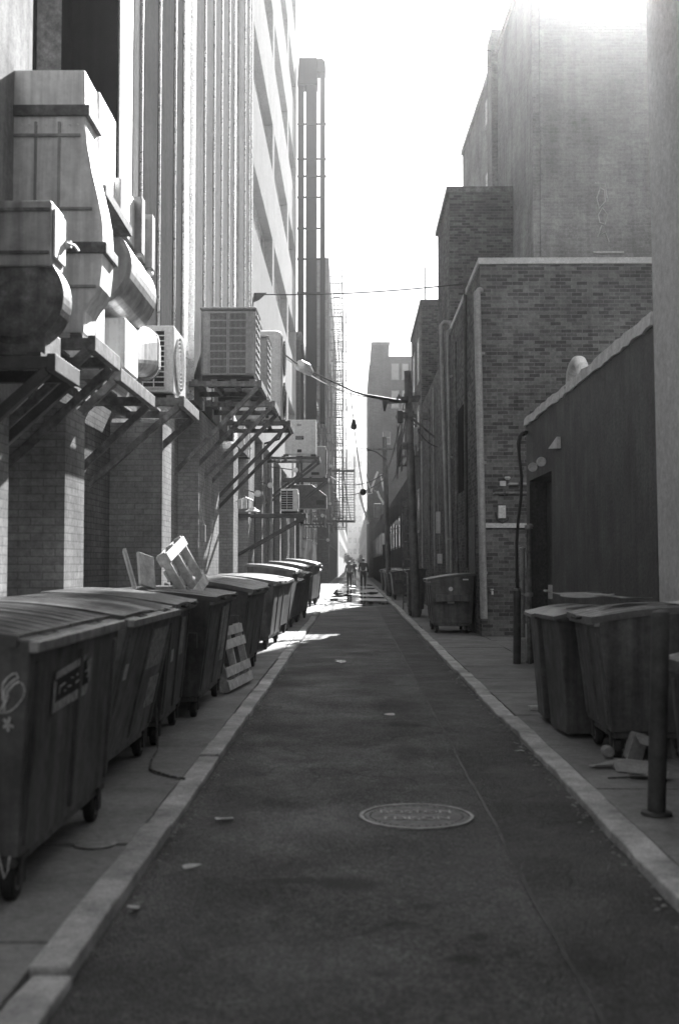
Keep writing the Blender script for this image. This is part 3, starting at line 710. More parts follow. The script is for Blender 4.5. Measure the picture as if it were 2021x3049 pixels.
# ------------------------------------------------------------------ steel platforms
GP = 'steel platforms bracketed to the left wall'
def wall_x(z): return -2.78 if z > 4.35 else -3.28
def platform(y0, y1, xo, z, drop, label, mat='steel', deck=True):
    root = empty('steel_platform', (wall_x(z), (y0 + y1) / 2, z), label=label, cat='platform', group=GP)
    f = MB(); t = .035
    for y in (y0, y1):
        f.box(wall_x(z), xo, y - t, y + t, z - .09, z)
    f.box(xo, xo + .06, y0 - .06, y1 + .06, z - .11, z + .015).box(wall_x(z) + .4, wall_x(z) + .46, y0 + .04, y1 - .04, z - .08, z - .01)
    f.build('frame', mat, root, bevel=.005, world=True)
    if deck:
        d = MB()
        for k in range(4):
            x = wall_x(z) + .1 + (xo - wall_x(z) - .2) * k / 3
            d.box(x - .05, x + .05, y0 - .03, y1 + .03, z + .002, z + .03)
        d.build('deck_bars', mat, root, world=True)
    for y in (y0, y1):
        xw = wall_x(z - .1 - drop) + .0
        MB().bar((xo - .01, y, z - .1), (xw, y, z - .1 - drop * (xo - xw) / 1.5), .075, .075).build('strut', mat, root, bevel=.006, world=True)
    return root
platform(7.95, 8.55, -2.14, 2.96, 1.35, 'steel wall platform under the nearest fan drum')
platform(9.0, 9.85, -2.10, 3.30, 1.4, 'steel wall platform under the big curved duct', 'steel_grey')
platform(10.5, 12.2, -2.20, 3.30, 1.4, 'steel wall platform under the flared fan outlet', 'steel_grey')
platform(12.95, 14.1, -1.98, 3.40, 1.3, 'rusty steel wall platform under the small split air conditioner', 'steel_grey')
platform(19.2, 20.4, -1.60, 4.60, 1.55, 'steel wall platform under the nearest louvred condenser', 'steel_grey')
platform(21.1, 22.3, -1.50, 4.52, 1.55, 'steel wall platform under the middle condenser', 'steel_grey')
platform(24.8, 26.2, -1.42, 4.62, 1.55, 'steel wall platform under the tall rounded air conditioner', 'steel')
platform(35.8, 37.0, -1.10, 4.88, 1.2, 'steel wall platform under the square labelled cabinet')
platform(29.9, 30.6, -1.28, 2.82, .85, 'slim steel wall platform under the small white split unit')
platform(43.8, 45.0, -1.0, 4.82, 1.2, 'steel wall platform under the plain grey unit beyond the labelled cabinet')

# ------------------------------------------------------------------ fans and ducts
root = empty('exhaust_fan', (-2.5, 8.3, 2.97), label='nearest exhaust fan with bright latched access door and dark drum', cat='exhaust fan')
MB().box(-2.74, -2.15, 8.0, 8.36, 3.62, 4.10).build('duct', 'galv_dull', root, bevel=.015, world=True)
for z in (3.72, 4.03): MB().box(-2.73, -2.16, 7.985, 8.0, z - .012, z + .012).build('seam', 'steel_grey', root, bevel=.003, world=True)
f = MB()
for k in range(14): a_ = 6.283 * k / 14; f.lathe([(.0, -.012), (.012, -.006), (.012, .0)], (-2.42 + .27 * math.cos(a_), 8.03, 3.42 + .27 * math.sin(a_)), 'y', 6)
pass
d = MB().box(-2.149, -2.13, 8.04, 8.34, 3.70, 4.05).build('access_door', 'galv', root, bevel=.006, world=True)
p = MB().box(-2.13, -2.09, 8.32, 8.36, 3.85, 3.90).tube([(-2.11, 8.28, 3.87), (-2.07, 8.36, 3.87), (-2.05, 8.40, 3.84)], .01, 6); p.v = [tuple(Vector(v) - root.location) for v in p.v]; p.build('latch', 'galv', d)
MB().lathe([(.05, -.02), (.30, 0), (.35, .03), (.35, .28), (.32, .31)], (-2.42, 8.03, 3.42), 'y', 48).build('fan_drum', 'steel_grey', root, world=True)
MB().box(-2.74, -2.2, 8.06, 8.5, 2.99, 3.2).build('base_box', 'steel_grey', root, bevel=.01, world=True)

root = empty('curved_duct', (-2.4, 9.2, 3.33), label='big S curved sheet metal duct with bright edge on the left wall', cat='duct')
prof = [(253, 207), (254, 316), (256, 380), (260, 430), (274, 510), (293, 590), (304, 650), (307, 700), (307, 745), (303, 800), (297, 850), (284, 880), (268, 898), (252, 925), (250, 960), (249, 992)]
pl = [(at(x, y, 9.0).x, at(x, y, 9.0).z) for x, y in prof]
poly = [(-2.74, pl[0][1])] + pl + [(-2.74, pl[-1][1])]
MB().prism(poly, 'y', 9.0, 9.42).build('duct', 'galv', root, bevel=.012, world=True)
for z, xr in ((4.95, -2.16), (4.35, -2.06), (3.72, -2.02)): MB().box(-2.73, xr - .03, 8.982, 9.0, z - .012, z + .012).build('seam', 'galv_dull', root, bevel=.003, world=True)
for x in (-2.55, -2.36): MB().box(x - .01, x + .01, 8.985, 8.999, 4.0, 5.06).build('seam', 'galv_dull', root, world=True)
rv = MB()
for k in range(9):
    for z in (5.03, 3.97): rv.lathe([(.0, -.008), (.009, -.004), (.009, .0)], (-2.66 + k * .065, 8.975, z), 'y', 6)
rv.build('rivets', 'galv', root, world=True)
for k, (px, py) in enumerate([(256, 330), (306, 738)]):
    a = at(px, py, 9.0); MB().box(-2.73, a.x + .035, 8.975, 9.445, a.z - .045, a.z + .045).build('collar', 'steel_grey', root, bevel=.006, world=True)
a = at(297, 272, 9.58)
MB().prism([(-2.74, 4.55), (a.x, 4.8), (a.x, a.z), (-2.74, a.z)], 'y', 9.58, 10.26).build('branch_duct', 'galv', root, bevel=.01, world=True)
MB().box(-2.7, -2.16, 9.5, 9.82, 3.36, 3.95).build('base_box', 'galv', root, bevel=.01, world=True)
MB().hexa([(-2.5, 9.45, 4.62), (-2.08, 9.45, 4.62), (-2.02, 10.3, 4.5), (-2.5, 10.3, 4.5), (-2.5, 9.45, 4.70), (-2.08, 9.45, 4.70), (-2.02, 10.3, 4.58), (-2.5, 10.3, 4.58)]).build('cowl', 'steel_grey', root, world=True)

root = empty('blower_fan', (-2.4, 11.2, 3.33), label='dark round blower fan under a ribbed duct with flared outlet', cat='exhaust fan')
MB().box(-2.74, -2.13, 10.32, 12.05, 4.58, 5.06).build('duct', 'galv', root, bevel=.01, world=True)
for y in (10.98, 11.55): MB().box(-2.73, -2.06, y, y + .16, 4.54, 5.1).build('flange', 'galv_dull', root, bevel=.008, world=True)
MB().lathe([(.1, -.02), (.36, -.01), (.40, .02), (.40, 1.35), (.36, 1.38)], (-2.45, 10.42, 4.28), 'y', 40).build('fan_drum', 'galv_dull', root, world=True)
MB().box(-2.74, -2.14, 10.6, 11.26, 3.335, 3.82).build('motor_box', 'galv', root, bevel=.012, world=True)
f = MB(); 
def rrect(cx, cz, w, h, y, n=6):
    out = []; r = min(w, h) * .32
    for sx, sz, a0 in ((1, 1, 0), (-1, 1, 90), (-1, -1, 180), (1, -1, 270)):
        for k in range(n + 1):
            a = R(a0 + 90 * k / n); out.append((cx + sx * (w / 2 - r) + r * math.cos(a), y, cz + sz * (h / 2 - r) + r * math.sin(a)))
    return out
def loft(b, rings):
    m = len(rings[0]); base = len(b.v)
    for r_ in rings: b.v += r_
    for i in range(len(rings) - 1):
        for k in range(m): b.f.append([base + i * m + k, base + i * m + (k + 1) % m, base + (i + 1) * m + (k + 1) % m, base + (i + 1) * m + k])
    b.f.append([base + k for k in range(m)][::-1]); b.f.append([base + (len(rings) - 1) * m + k for k in range(m)]); return b
loft(f, [rrect(-2.40, 3.62, .42, .40, 11.27), rrect(-2.37, 3.68, .46, .46, 11.6), rrect(-2.34, 3.75, .54, .54, 11.95), rrect(-2.34, 3.75, .54, .54, 12.1)])
f.build('flared_outlet', 'galv', root, world=True)
for y, w in ((12.0, .60), (12.3, .52)):
    loft(MB(), [rrect(-2.36, 3.75, w, w * .95, y), rrect(-2.36, 3.75, w, w * .95, y + .07)]).build('flange', 'galv_dull', root, world=True)
loft(MB(), [rrect(-2.38, 3.75, .44, .46, 12.1), rrect(-2.38, 3.75, .44, .46, 12.5)]).build('damper', 'galv', root, world=True)

def split_unit(x0, x1, y0, y1, z0, z1, label, rows=11):
    root = empty('split_air_conditioner', ((x0 + x1) / 2, y0, z0), label=label, cat='air conditioner')
    MB().box(x0, x1, y0, y1, z0 + .03, z1).build('cabinet', 'unit_white', root, bevel=.015, world=True)
    h = z1 - z0; m = .06 * h / .8
    xa, xb = x0 + (x1 - x0) * .02, x1 - (x1 - x0) * .28
    MB().box(xa, xb, y0 - .004, y0 + .02, z0 + .03 + m, z1 - m).build('coil', 'grille', root, world=True)
    f = MB()
    for k in range(rows + 1):
        z = z0 + .03 + m + (z1 - z0 - .03 - 2 * m) * k / rows; f.box(xa, xb, y0 - .016, y0 - .006, z - .006, z + .006)
    for k in range(3):
        x = xa + (xb - xa) * k / 2; f.box(x - .006, x + .006, y0 - .018, y0 - .005, z0 + .03 + m, z1 - m)
    f.build('coil_guard', 'unit', root, world=True)
    c = (x1, y0 + (y1 - y0) * .42, (z0 + z1) / 2 + .01); rr = min(y1 - y0, z1 - z0) * .40
    f = MB()
    for t in range(1, 8): f.lathe([(rr * t / 7 - .005, .002), (rr * t / 7 - .005, .022), (rr * t / 7 + .005, .022), (rr * t / 7 + .005, .002)], c, 'x', 32)
    for a in range(0, 360, 45): f.bar((c[0] + .014, c[1], c[2]), (c[0] + .014, c[1] + rr * math.cos(R(a)), c[2] + rr * math.sin(R(a))), .008)
    f.build('fan_grille', 'unit', root, world=True)
    for y in (y0 + .12, y1 - .12): MB().box(x0 + .01, x1 - .01, y - .04, y + .04, z0 - .01, z0 + .03).build('foot', 'black', root, world=True)
    return root
split_unit(-2.42, -2.06, 13.0, 13.96, 3.44, 4.25, 'small white split air conditioner with wire coil guard beside the flared outlet')
split_unit(-1.90, -1.45, 30.0, 30.5, 2.86, 3.48, 'small white split unit on a slim bracket below the labelled cabinet', 8)

def condenser(x0, x1, y0, y1, z0, z1, label, mat='unit_dark'):
    root = empty('condenser_unit', ((x0 + x1) / 2, y0, z0), label=label, cat='air conditioner', group='louvred condensers on wall platforms')
    MB().box(x0 + .03, x1 - .03, y0 + .03, y1 - .03, z0, z0 + .07).build('base_pan', 'black', root, world=True)
    MB().box(x0, x1, y0, y1, z0 + .07, z1 - .05).build('cabinet', mat, root, bevel=.05, world=True)
    MB().box(x0 - .015, x1 + .015, y0 - .015, y1 + .015, z1 - .05, z1).build('top_cover', mat, root, bevel=.04, world=True)
    w = x1 - x0; h = z1 - z0
    for c in (0, 1):
        xa = x0 + w * (.175 + c * .355); xb = xa + w * .295
        f = MB().box(xa, xb, y0 - .002, y0 + .01, z0 + .10, z1 - .10).build('louvre_back', 'grille', root, world=True)
        g_ = MB()
        for k in range(9):
            z = z0 + .10 + (h - .20) * k / 8; g_.box(xa - .01, xb + .01, y0 - .016, y0 - .003, z - .012, z + .012)
        n = 13
        for k in range(n + 1):
            x = xa + (xb - xa) * k / n; g_.box(x - .005, x + .005, y0 - .010, y0 - .003, z0 + .112, z1 - .112)
        g_.build('louvre_grille', mat, root, world=True)
    for c in (0, 1):
        ya = y0 + (y1 - y0) * (.15 + c * .37); yb_ = ya + (y1 - y0) * .31
        MB().box(x1 - .01, x1 + .002, ya, yb_, z0 + .12, z1 - .12).build('louvre_back', 'grille', root, world=True)
        g_ = MB()
        for k in range(9):
            z = z0 + .12 + (h - .24) * k / 8; g_.box(x1 + .003, x1 + .02, ya - .01, yb_ + .01, z - .014, z + .014)
        g_.build('louvre_grille', 'unit', root, world=True)
    return root
condenser(-2.60, -1.66, 19.3, 20.25, 4.64, 5.90, 'nearest louvred condenser, square and grey, jutting out over the alley')
condenser(-2.55, -1.60, 21.2, 22.15, 4.56, 5.80, 'middle louvred condenser half hidden behind the nearest one', 'unit_dark')
root = empty('condenser_unit', (-2.1, 25, 4.65), label='tall pale rounded air conditioner behind the louvred condensers', cat='air conditioner')
MB().box(-2.62, -1.55, 25.0, 26.1, 4.66, 6.70).build('cabinet', 'unit', root, bevel=.14, world=True)
for z in (5.2, 6.15):
    f = MB()
    for t in range(1, 7): f.lathe([(.4 * t / 6 - .006, 0), (.4 * t / 6 - .006, .02), (.4 * t / 6 + .006, .02), (.4 * t / 6 + .006, 0)], (-1.548, 25.55, z), 'x', 28)
    f.build('fan_grille', 'grille', root, world=True)
MB().box(-1.92, -1.85, 24.985, 25.0, 4.72, 4.95).build('vent_slot', 'grille', root, world=True)
MB().tube([(-1.8, 24.97, 4.9), (-1.62, 24.95, 4.75), (-1.5, 24.95, 4.5), (-1.62, 24.98, 4.25), (-1.95, 25, 4.15)], .022).build('hose', 'cable', root, world=True)

root = empty('control_cabinet', (-1.66, 36, 4.9), label='pale square cabinet with a dark label plate on its own wall platform', cat='cabinet')
a, c = at(848, 1352, 36), at(941, 1250, 36)
MB().box(a.x, c.x, 36, 36.55, a.z, c.z).build('cabinet', 'unit', root, bevel=.015, world=True)
def on36(px0, py0, px1, py1, mat, nm, off=.006):
    p, s = at(px0, py1, 36), at(px1, py0, 36); MB().box(p.x, s.x, 36 - off, 36.001, p.z, s.z).build(nm, mat, root, world=True)
on36(880, 1298, 904, 1309, 'grille', 'label_plate'); on36(881, 1285, 902, 1296, 'sticker_pale', 'label_plate'); on36(885, 1338, 898, 1347, 'grille', 'vent_slot'); on36(884, 1262, 897, 1269, 'unit_dark', 'emblem')
on36(881, 1300, 903, 1302.5, 'unit_dark', 'label_lettering', .009); on36(883, 1305, 899, 1307, 'unit_dark', 'label_lettering', .009)
for px in (844, 925): on36(px, 1353, px + 16, 1359, 'black', 'foot', .03)
root = empty('air_handler', (-1.5, 44, 4.86), label='plain grey upright unit just beyond the labelled cabinet', cat='air conditioner')
MB().box(-1.95, -1.04, 44, 44.9, 4.86, 6.07).build('cabinet', 'unit_dark', root, bevel=.03, world=True)
MB().box(-1.04, -1.01, 44.1, 44.8, 5.0, 5.95).build('fan_grille', 'grille', root, world=True)
MB().box(-1.6, -1.3, 43.98, 44.0, 4.95, 5.05).build('vent_slot', 'grille', root, world=True)
root = empty('vent_hood', (-1.7, 50, 3.9), label='dark boxy vent hood hanging low beyond the grey upright unit', cat='vent hood')
f = MB().box(-2.7, -1.15, 50, 51.2, 3.95, 4.5).hexa([(-2.7, 50, 4.5), (-1.15, 50, 4.5), (-1.15, 51.2, 4.5), (-2.7, 51.2, 4.5), (-2.7, 50.2, 5.0), (-1.8, 50.2, 5.0), (-1.8, 51, 5.0), (-2.7, 51, 5.0)])
f.build('hood', 'steel', root, bevel=.02, world=True)
MB().box(-1.6, -1.25, 49.98, 50, 4.1, 4.3).build('vent_slot', 'grille', root, world=True)

# dish lamp, meter boxes
root = empty('wall_lamp', (-2.73, 26.6, 2.9), label='pale dish shaped wall lamp beside junction boxes on the left piers', cat='lamp')
c = at(752, 1522, 26.6)
MB().tube([(-2.74, 26.6, c.z + .22), (-2.5, 26.6, c.z + .32), (c.x, 26.6, c.z + .25), (c.x, 26.6, c.z + .08)], .02).build('arm', 'unit', root, world=True)
MB().lathe([(.0, .10), (.06, .09), (.10, .04), (.17, .0), (.175, -.015), (.16, -.02), (.05, -.01)], c, 'z', 24).build('shade', 'unit_white', root, world=True)
MB().lathe([(.0, -.01), (.04, -.02), (.04, -.08), (.0, -.09)], c, 'z', 12).build('bulb', 'blind', root, world=True)
for px0, px1, py0, py1, Yw, lab in [(707, 721, 1486, 1514, 26.3, 'left pale junction box beside the dish lamp'), (723, 734, 1486, 1514, 26.15, 'right pale junction box under the dish lamp arm'), (596, 611, 1563, 1614, 20.2, 'grey meter box on the left pier with a dark lid')]:
    p, s = at(px0, py1, Yw), at(px1, py0, Yw)
    root = empty('junction_box', (p.x, Yw, p.z), label=lab, cat='box')
    MB().box(p.x, s.x, Yw - .0, Yw + .12, p.z, s.z).build('box', 'unit' if Yw > 25 else 'unit_dark', root, bevel=.006, world=True)
    MB().box(p.x + .01, s.x - .01, Yw - .012, Yw, p.z + .01, s.z - .01).build('cover', 'unit' if Yw > 25 else 'unit_dark', root, bevel=.003, world=True)
    MB().tube([((p.x + s.x) / 2, Yw + .06, s.z), ((p.x + s.x) / 2 - .05, Yw + .08, s.z + .35), ((p.x + s.x) / 2 + .02, Yw + .1, s.z + .8)], .012).build('conduit', 'pipe', root, world=True)
# pale heads added to stand in for sun glints along the left walls
for k, (px, py, d_) in enumerate(((768, 1470, 29.2), (806, 1445, 33.5), (880, 1400, 38), (985, 1388, 62), (982, 1500, 66), (995, 1545, 78), (960, 1535, 52), (976, 1608, 60))):
    p = at(px, py, d_)
    root = empty('floodlight', tuple(p), label=['small pale floodlight between the dish lamp and the small white split unit', 'small pale floodlight under the labelled cabinet', 'small pale floodlight at the platform end under the labelled cabinet', 'tiny floodlight high beside the drop ladder', 'tiny floodlight by the lower end of the drop ladder', 'tiny floodlight below the drop ladder, farthest in', 'tiny floodlight under the plain grey unit', 'tiny floodlight just above the far left dumpsters'][k], cat='lamp')
    MB().lathe([(.02, .06), (.07, .04), (.09, -.05), (.0, -.06)], tuple(p), 'y', 12).build('head', 'unit_white', root, world=True)
    xw = -2.76 if d_ < 55 else -2.6
    MB().tube([tuple(p), (xw, d_ + .05, p.z + .12)], .02, 6).build('arm', 'steel_grey', root, world=True)
# vertical pipes at the office corner
for i, (px, d, r_) in enumerate([(786, 34, .04), (798, 34.3, .03), (806, 34.5, .05)]):
    p = at(px, 1700, d); o = MB().tube([(p.x, d, .06), (p.x, d, 4.9 - i * .4)], r_, 10).build('vertical_pipe', ['pipe', 'steel_grey', 'pipe'][i])
    tag(o, ['leftmost pale pipe at the foot of the office building', 'thin dark pipe between the two pale ones at the office foot', 'fat pale pipe at the foot of the office building'][i], 'pipe')

# ------------------------------------------------------------------ fire escapes
def fire_escape(xw, y0, y1, zs, out, label, side=1):
    root = empty('fire_escape', (xw, y0, zs[0]), label=label, cat='fire escape', group='iron fire escapes on the far left buildings' if side > 0 else None)
    xo = xw + side * out; xa, xb = min(xw, xo), max(xw, xo)
    for y in (y0 + .02, y1 - .02): MB().box(xo - .03, xo + .03, y - .02, y + .02, zs[0] - .6, zs[-1] + 1.6).build('post', 'steel', root, world=True)
    for i, z in enumerate(zs):
        f = MB().box(xa, xb, y0, y0 + .06, z - .07, z).box(xa, xb, y1 - .06, y1, z - .07, z)
        k = xa + .05
        while k < xb: f.box(k, k + .03, y0 + .06, y1 - .06, z - .05, z); k += .22
        f.box(xo - .03, xo + .03, y0 + .061, y1 - .061, z - .07, z - .052)
        f.build('platform', 'steel', root, world=True)
        r_ = MB()
        for h in (.5, 1.0): r_.box(xo - .02, xo + .02, y0, y1, z + h - .02, z + h + .02).box(xa, xb, y0 - .0, y0 + .03, z + h - .02, z + h + .02)
        yy = y0
        while yy <= y1 + .01: r_.box(xo - .018, xo + .018, yy - .018, yy + .018, z + .002, z + 1.0); yy += .35
        x = xa + .15
        while x < xb: r_.box(x - .018, x + .018, y0, y0 + .03, z + .002, z + 1.0); x += .25
        r_.build('railing', 'steel', root, world=True)
        if i + 1 < len(zs):
            zn = zs[i + 1]; s = MB(); xm = xw + side * out * .55; ya, yb_ = (y0 + .3, y1 - .3) if i % 2 else (y1 - .3, y0 + .3)
            for dx in (-.25, .25): s.bar((xm + dx, ya, z + .02), (xm + dx, yb_, zn - .12), .04, .12)
            for t in range(1, 11): p = Vector((xm, ya, z)).lerp(Vector((xm, yb_, zn - .1)), t / 11); s.box(p.x - .23, p.x + .23, p.y - .08, p.y + .08, p.z - .015, p.z + .015)
            s.build('stair', 'steel', root, world=True)
    return root
fire_escape(-2.6, 60, 64, [3.6 + 2.8 * i for i in range(4)], 1.1, 'low iron fire escape on the building just past the exhaust stacks')
fire_escape(-2.6, 72, 77, [4.2 + 2.8 * i for i in range(4)], 1.2, 'middle iron fire escape, second past the exhaust stacks')
fire_escape(-1.8, 87, 92, [5.0 + 2.6 * i for i in range(8)], 1.0, 'tall iron fire escape on the tall dark building, third past the stacks')
fire_escape(-1.8, 108, 114, [5.0 + 2.8 * i for i in range(8)], 1.2, 'farthest iron fire escape, deep in the alley on the left')
root = empty('drop_ladder', (-.4, 74, 4.4), label='iron drop ladder frame hanging over the alley from the left fire escapes', cat='ladder')
a, c = at(1010, 1549, 74), at(1055, 1405, 74)
f = MB().box(a.x - .03, a.x + .03, 74, 74.06, a.z, c.z + .2).box(c.x - .03, c.x + .03, 74, 74.06, a.z, c.z + 1.0).build('side_rail', 'steel', root, world=True)
f = MB(); 
for k in range(1, 19):
    z = a.z + (c.z - a.z) * k / 19; f.box(a.x, c.x, 74.01, 74.05, z - .02, z + .02)
f.build('rungs', 'steel', root, world=True)
MB().box(-2.6, c.x + .05, 73.9, 74.2, a.z - .15, a.z).box(-2.6, c.x, 73.9, 74.2, c.z, c.z + .14).build('carrier_beam', 'steel', root, world=True)
MB().bar((a.x + .25, 74.03, c.z), (c.x - .25, 74.03, a.z), .05).build('brace', 'steel', root, world=True)
# ------------------------------------------------------------------ right side objects
# near bollard, slightly leaning
p = atZ(1953, 2425, .06); t = Vector((p.x + .052, p.y + .05, 1.2))
root = empty('bollard', (p.x, p.y, .06), label='leaning black steel bollard on the right pavement', cat='bollard')
MB().tube([p, p.lerp(t, .97), t], [.052, .052, .046], 20).build('post', 'steel', root, world=True, smooth=False)
MB().lathe([(.05, 0), (.058, .0), (.05, .03), (.0, .045)], (t.x, t.y, t.z - .01), 'z', 18).build('cap', 'steel', root, world=True)
MB().lathe([(.09, 0), (.085, .015), (.055, .02)], (p.x, p.y, .062), 'z', 18).build('collar', 'steel', root, world=True)

def cart(X, Y, w, d, h, lid, label, seed):
    """two wheeled cart, front towards the alley (-x)"""
    rr = random.Random(seed)
    root = empty('wheeled_cart', (X, Y, .06), rz=R(rr.uniform(-4, 4)), label=label, cat='trash cart', group='bins by the stucco shed')
    b = MB().hexa([(.07, .05, .03), (d - .1, .05, .03), (d - .1, w - .05, .03), (.07, w - .05, .03), (0, 0, h - .06), (d, 0, h - .06), (d, w, h - .06), (0, w, h - .06)])
    b.box(-.02, d + .01, -.02, w + .02, h - .10, h - .06)
    b.build('body', 'bin', root, bevel=.015)
    l = MB(); n = 8; vs = []; fs = []
    for i in range(n + 1):
        x = -.05 + (d + .08) * i / n; z = h - .055 + .06 * math.sin(math.pi * i / n) + .03 * i / n
        vs += [(x, -.03, z - .03), (x, -.03, z), (x, w + .03, z), (x, w + .03, z - .03)]
    for i in range(n):
        a = i * 4
        for k in range(4): fs.append([a + k, a + (k + 1) % 4, a + 4 + (k + 1) % 4, a + 4 + k])
    fs += [[0, 1, 2, 3], [n * 4 + 3, n * 4 + 2, n * 4 + 1, n * 4]]
    l.add(vs, fs).build('lid', lid, root)
    for y in (.0, w - .05): MB().lathe([(.03, 0), (.11, .0), (.12, .01), (.12, .04), (.11, .05), (.03, .05)], (d - .12, y, .12), 'y', 20).build('wheel', 'black', root)
    MB().tube([(d, .08, h - .06), (d + .06, .08, h - .02), (d + .06, w - .08, h - .02), (d, w - .08, h - .06)], .014, 6).build('handle', 'black', root)
    return root
cart(1.66, 10.35, .62, .70, 1.04, 'lid_pale', 'farther of the two dark wheeled carts between the pole and the right dumpster', 1)  # paler lids on these carts put the reflected sky into the colour
cart(1.70, 9.45, .66, .74, 1.06, 'lid_pale', 'nearer of the two dark wheeled carts, pressed against the right dumpster', 2)
rr, frr = make_dumpster(.95, .80, 1.03, 1.10, 'bin', 'lid_pale', .10, 21, 5, 1, pockets=())
place(rr, 1.80, 9.36, R(180), label='broad dark dumpster on the right with papers lying on its lid', cat='dumpster')
rr0, frr0 = make_dumpster(1.5, .62, .86, .92, 'bin', 'lid_pale', .05, 22, 6, 1)
place(rr0, 1.905, 6.95, R(180), label='dark bin cut off by the right edge of the picture, near the bollard', cat='dumpster')
rr2, frr2 = make_dumpster(1.5, .92, 1.10, 1.22, 'bin', 'lid', .08, 23, 6, 1)
place(rr2, 1.60, 25.2, R(180), label='dark dumpster with a white round label against the two storey brick building', cat='dumpster')
# labels on the end face that looks at the camera (local y = L)
for x0, x1, z0, z1, mt in [(-.50, -.36, .76, .80, 'sticker_pale'), (-.50, -.36, .70, .74, 'sticker_pale'), (-.50, -.36, .62, .66, 'sticker_pale'), (-.80, -.68, 1.10, 1.13, 'sticker_pale')]:
    MB().box(x0, x1, 1.497, 1.512, z0, z1).build('label_plate', mt, rr2)
MB().lathe([(.0, 0), (.045, 0), (.045, .014), (.0, .014)], (-.43, 1.5, .92), 'y', 20).build('round_label', 'sticker_pale', rr2)
# papers on lids
def sheet_thing(name, c, w, l, rz, mat, label, cat, bend=.02, seed=0, z=None, thick=.004, tilt=0):
    rr_ = random.Random(seed); n = 6; vs = []; fs = []
    for j in range(n + 1):
        for i in range(n + 1):
            x = (i / n - .5) * w; y = (j / n - .5) * l
            zz = bend * (math.sin(3 * x / w + seed) * math.cos(2.5 * y / l + seed * 2) * .5 + .5) + x * tilt
            vs.append((x + rr_.uniform(-.004, .004), y + rr_.uniform(-.004, .004), zz))
    m = len(vs); vs += [(x, y, z_ - thick) for x, y, z_ in vs]
    for j in range(n):
        for i in range(n):
            a = j * (n + 1) + i; q_ = [a, a + 1, a + n + 2, a + n + 1]; fs.append(q_); fs.append([k + m for k in q_[::-1]])
    ring = [i for i in range(n + 1)] + [j * (n + 1) + n for j in range(1, n + 1)] + [n * (n + 1) + i for i in range(n - 1, -1, -1)] + [j * (n + 1) for j in range(n - 1, 0, -1)]
    for k in range(len(ring)): a, c_ = ring[k], ring[(k + 1) % len(ring)]; fs.append([a, a + m, c_ + m, c_])
    o = MB().add(vs, fs).build(name, mat); o.location = c; o.rotation_euler = (0, 0, R(rz)); return tag(o, label, cat)
sheet_thing('cardboard_sheet', (2.05, 10.68, 1.21), .42, .36, 14, 'card', 'flattened cardboard on the farther wheeled cart lid', 'cardboard', .04, 1)
sheet_thing('cardboard_sheet', (2.0, 9.80, 1.215), .44, .40, -8, 'card', 'flattened cardboard on the nearer wheeled cart lid', 'cardboard', .05, 2)
sheet_thing('paper', (2.12, 9.0, 1.225), .30, .34, 25, 'card', 'crumpled pale paper on the broad right dumpster lid', 'paper', .03, 3)
sheet_thing('paper', (2.46, 8.62, 1.20), .22, .20, -30, 'paper', 'small bright paper at the back of the broad right dumpster lid', 'paper', .03, 4)
# litter by the right dumpster
def boxy(name, c, sx, sy, sz, rot, mat, label, cat):
    root = empty(name, c, label=label, cat=cat); root.rotation_euler = [R(a) for a in rot]
    MB().box(-sx / 2, sx / 2, -sy / 2, sy / 2, 0, sz).build('box', mat, root, bevel=.006)
    MB().hexa([(-sx / 2, -sy / 2 - .004, sz - .002), (sx / 2, -sy / 2 - .004, sz - .002), (sx / 2 + .02, -sy / 2 - .10, sz - .05), (-sx / 2 + .02, -sy / 2 - .10, sz - .05),
               (-sx / 2, -sy / 2 - .004, sz + .002), (sx / 2, -sy / 2 - .004, sz + .002), (sx / 2 + .02, -sy / 2 - .10, sz - .046), (-sx / 2 + .02, -sy / 2 - .10, sz - .046)]).build('flap', mat, root)
    return root
p = atZ(1880, 2262, .06)
boxy('cardboard_box', (p.x, p.y, .065), .12, .10, .20, (8, 14, 10), 'card', 'open small cardboard box standing tilted beside the bollard', 'box')
p = atZ(1890, 2290, .06)
boxy('cardboard_box', (p.x, p.y, .064), .30, .16, .05, (0, 2, -14), 'card', 'crushed flat carton lying in front of the tilted cardboard box', 'box')
p = atZ(1800, 2285, .06)
sheet_thing('cardboard_sheet', (p.x, p.y, .072), .20, .10, 20, 'card', 'torn scrap of cardboard left of the crushed carton', 'cardboard', .03, 6)
p = atZ(1808, 2256, .06)
o = MB().lathe([(.0, 0), (.034, .0), (.042, .006), (.044, .05), (.042, .094), (.034, .10), (.0, .10)], (p.x, p.y - .05, .108), 'y', 22).build('tin_can', 'card'); tag(o, 'round can lying on its side under the broad right dumpster', 'can')
p = atZ(1885, 2320, .06)
o = MB().tube([(p.x - .17, p.y, .068), (p.x + .05, p.y + .02, .072), (p.x + .22, p.y - .02, .068)], .006, 6).build('stick', 'pole_wood'); tag(o, 'thin dark stick on the pavement in front of the crushed carton', 'stick')
p = atZ(2008, 2250, .06)
boxy('paper_bag', (p.x, p.y, .062), .14, .12, .20, (4, -6, 20), 'card', 'pale paper bag right of the bollard at the picture edge', 'bag')
p = atZ(1600, 2115, .06)
o = MB().bar((p.x - .09, p.y, .085), (p.x + .16, p.y + .03, .085), .05, .04).build('wood_offcut', 'wood', bevel=.004); tag(o, 'short wooden offcut on the pavement left of the wheeled carts', 'wood')

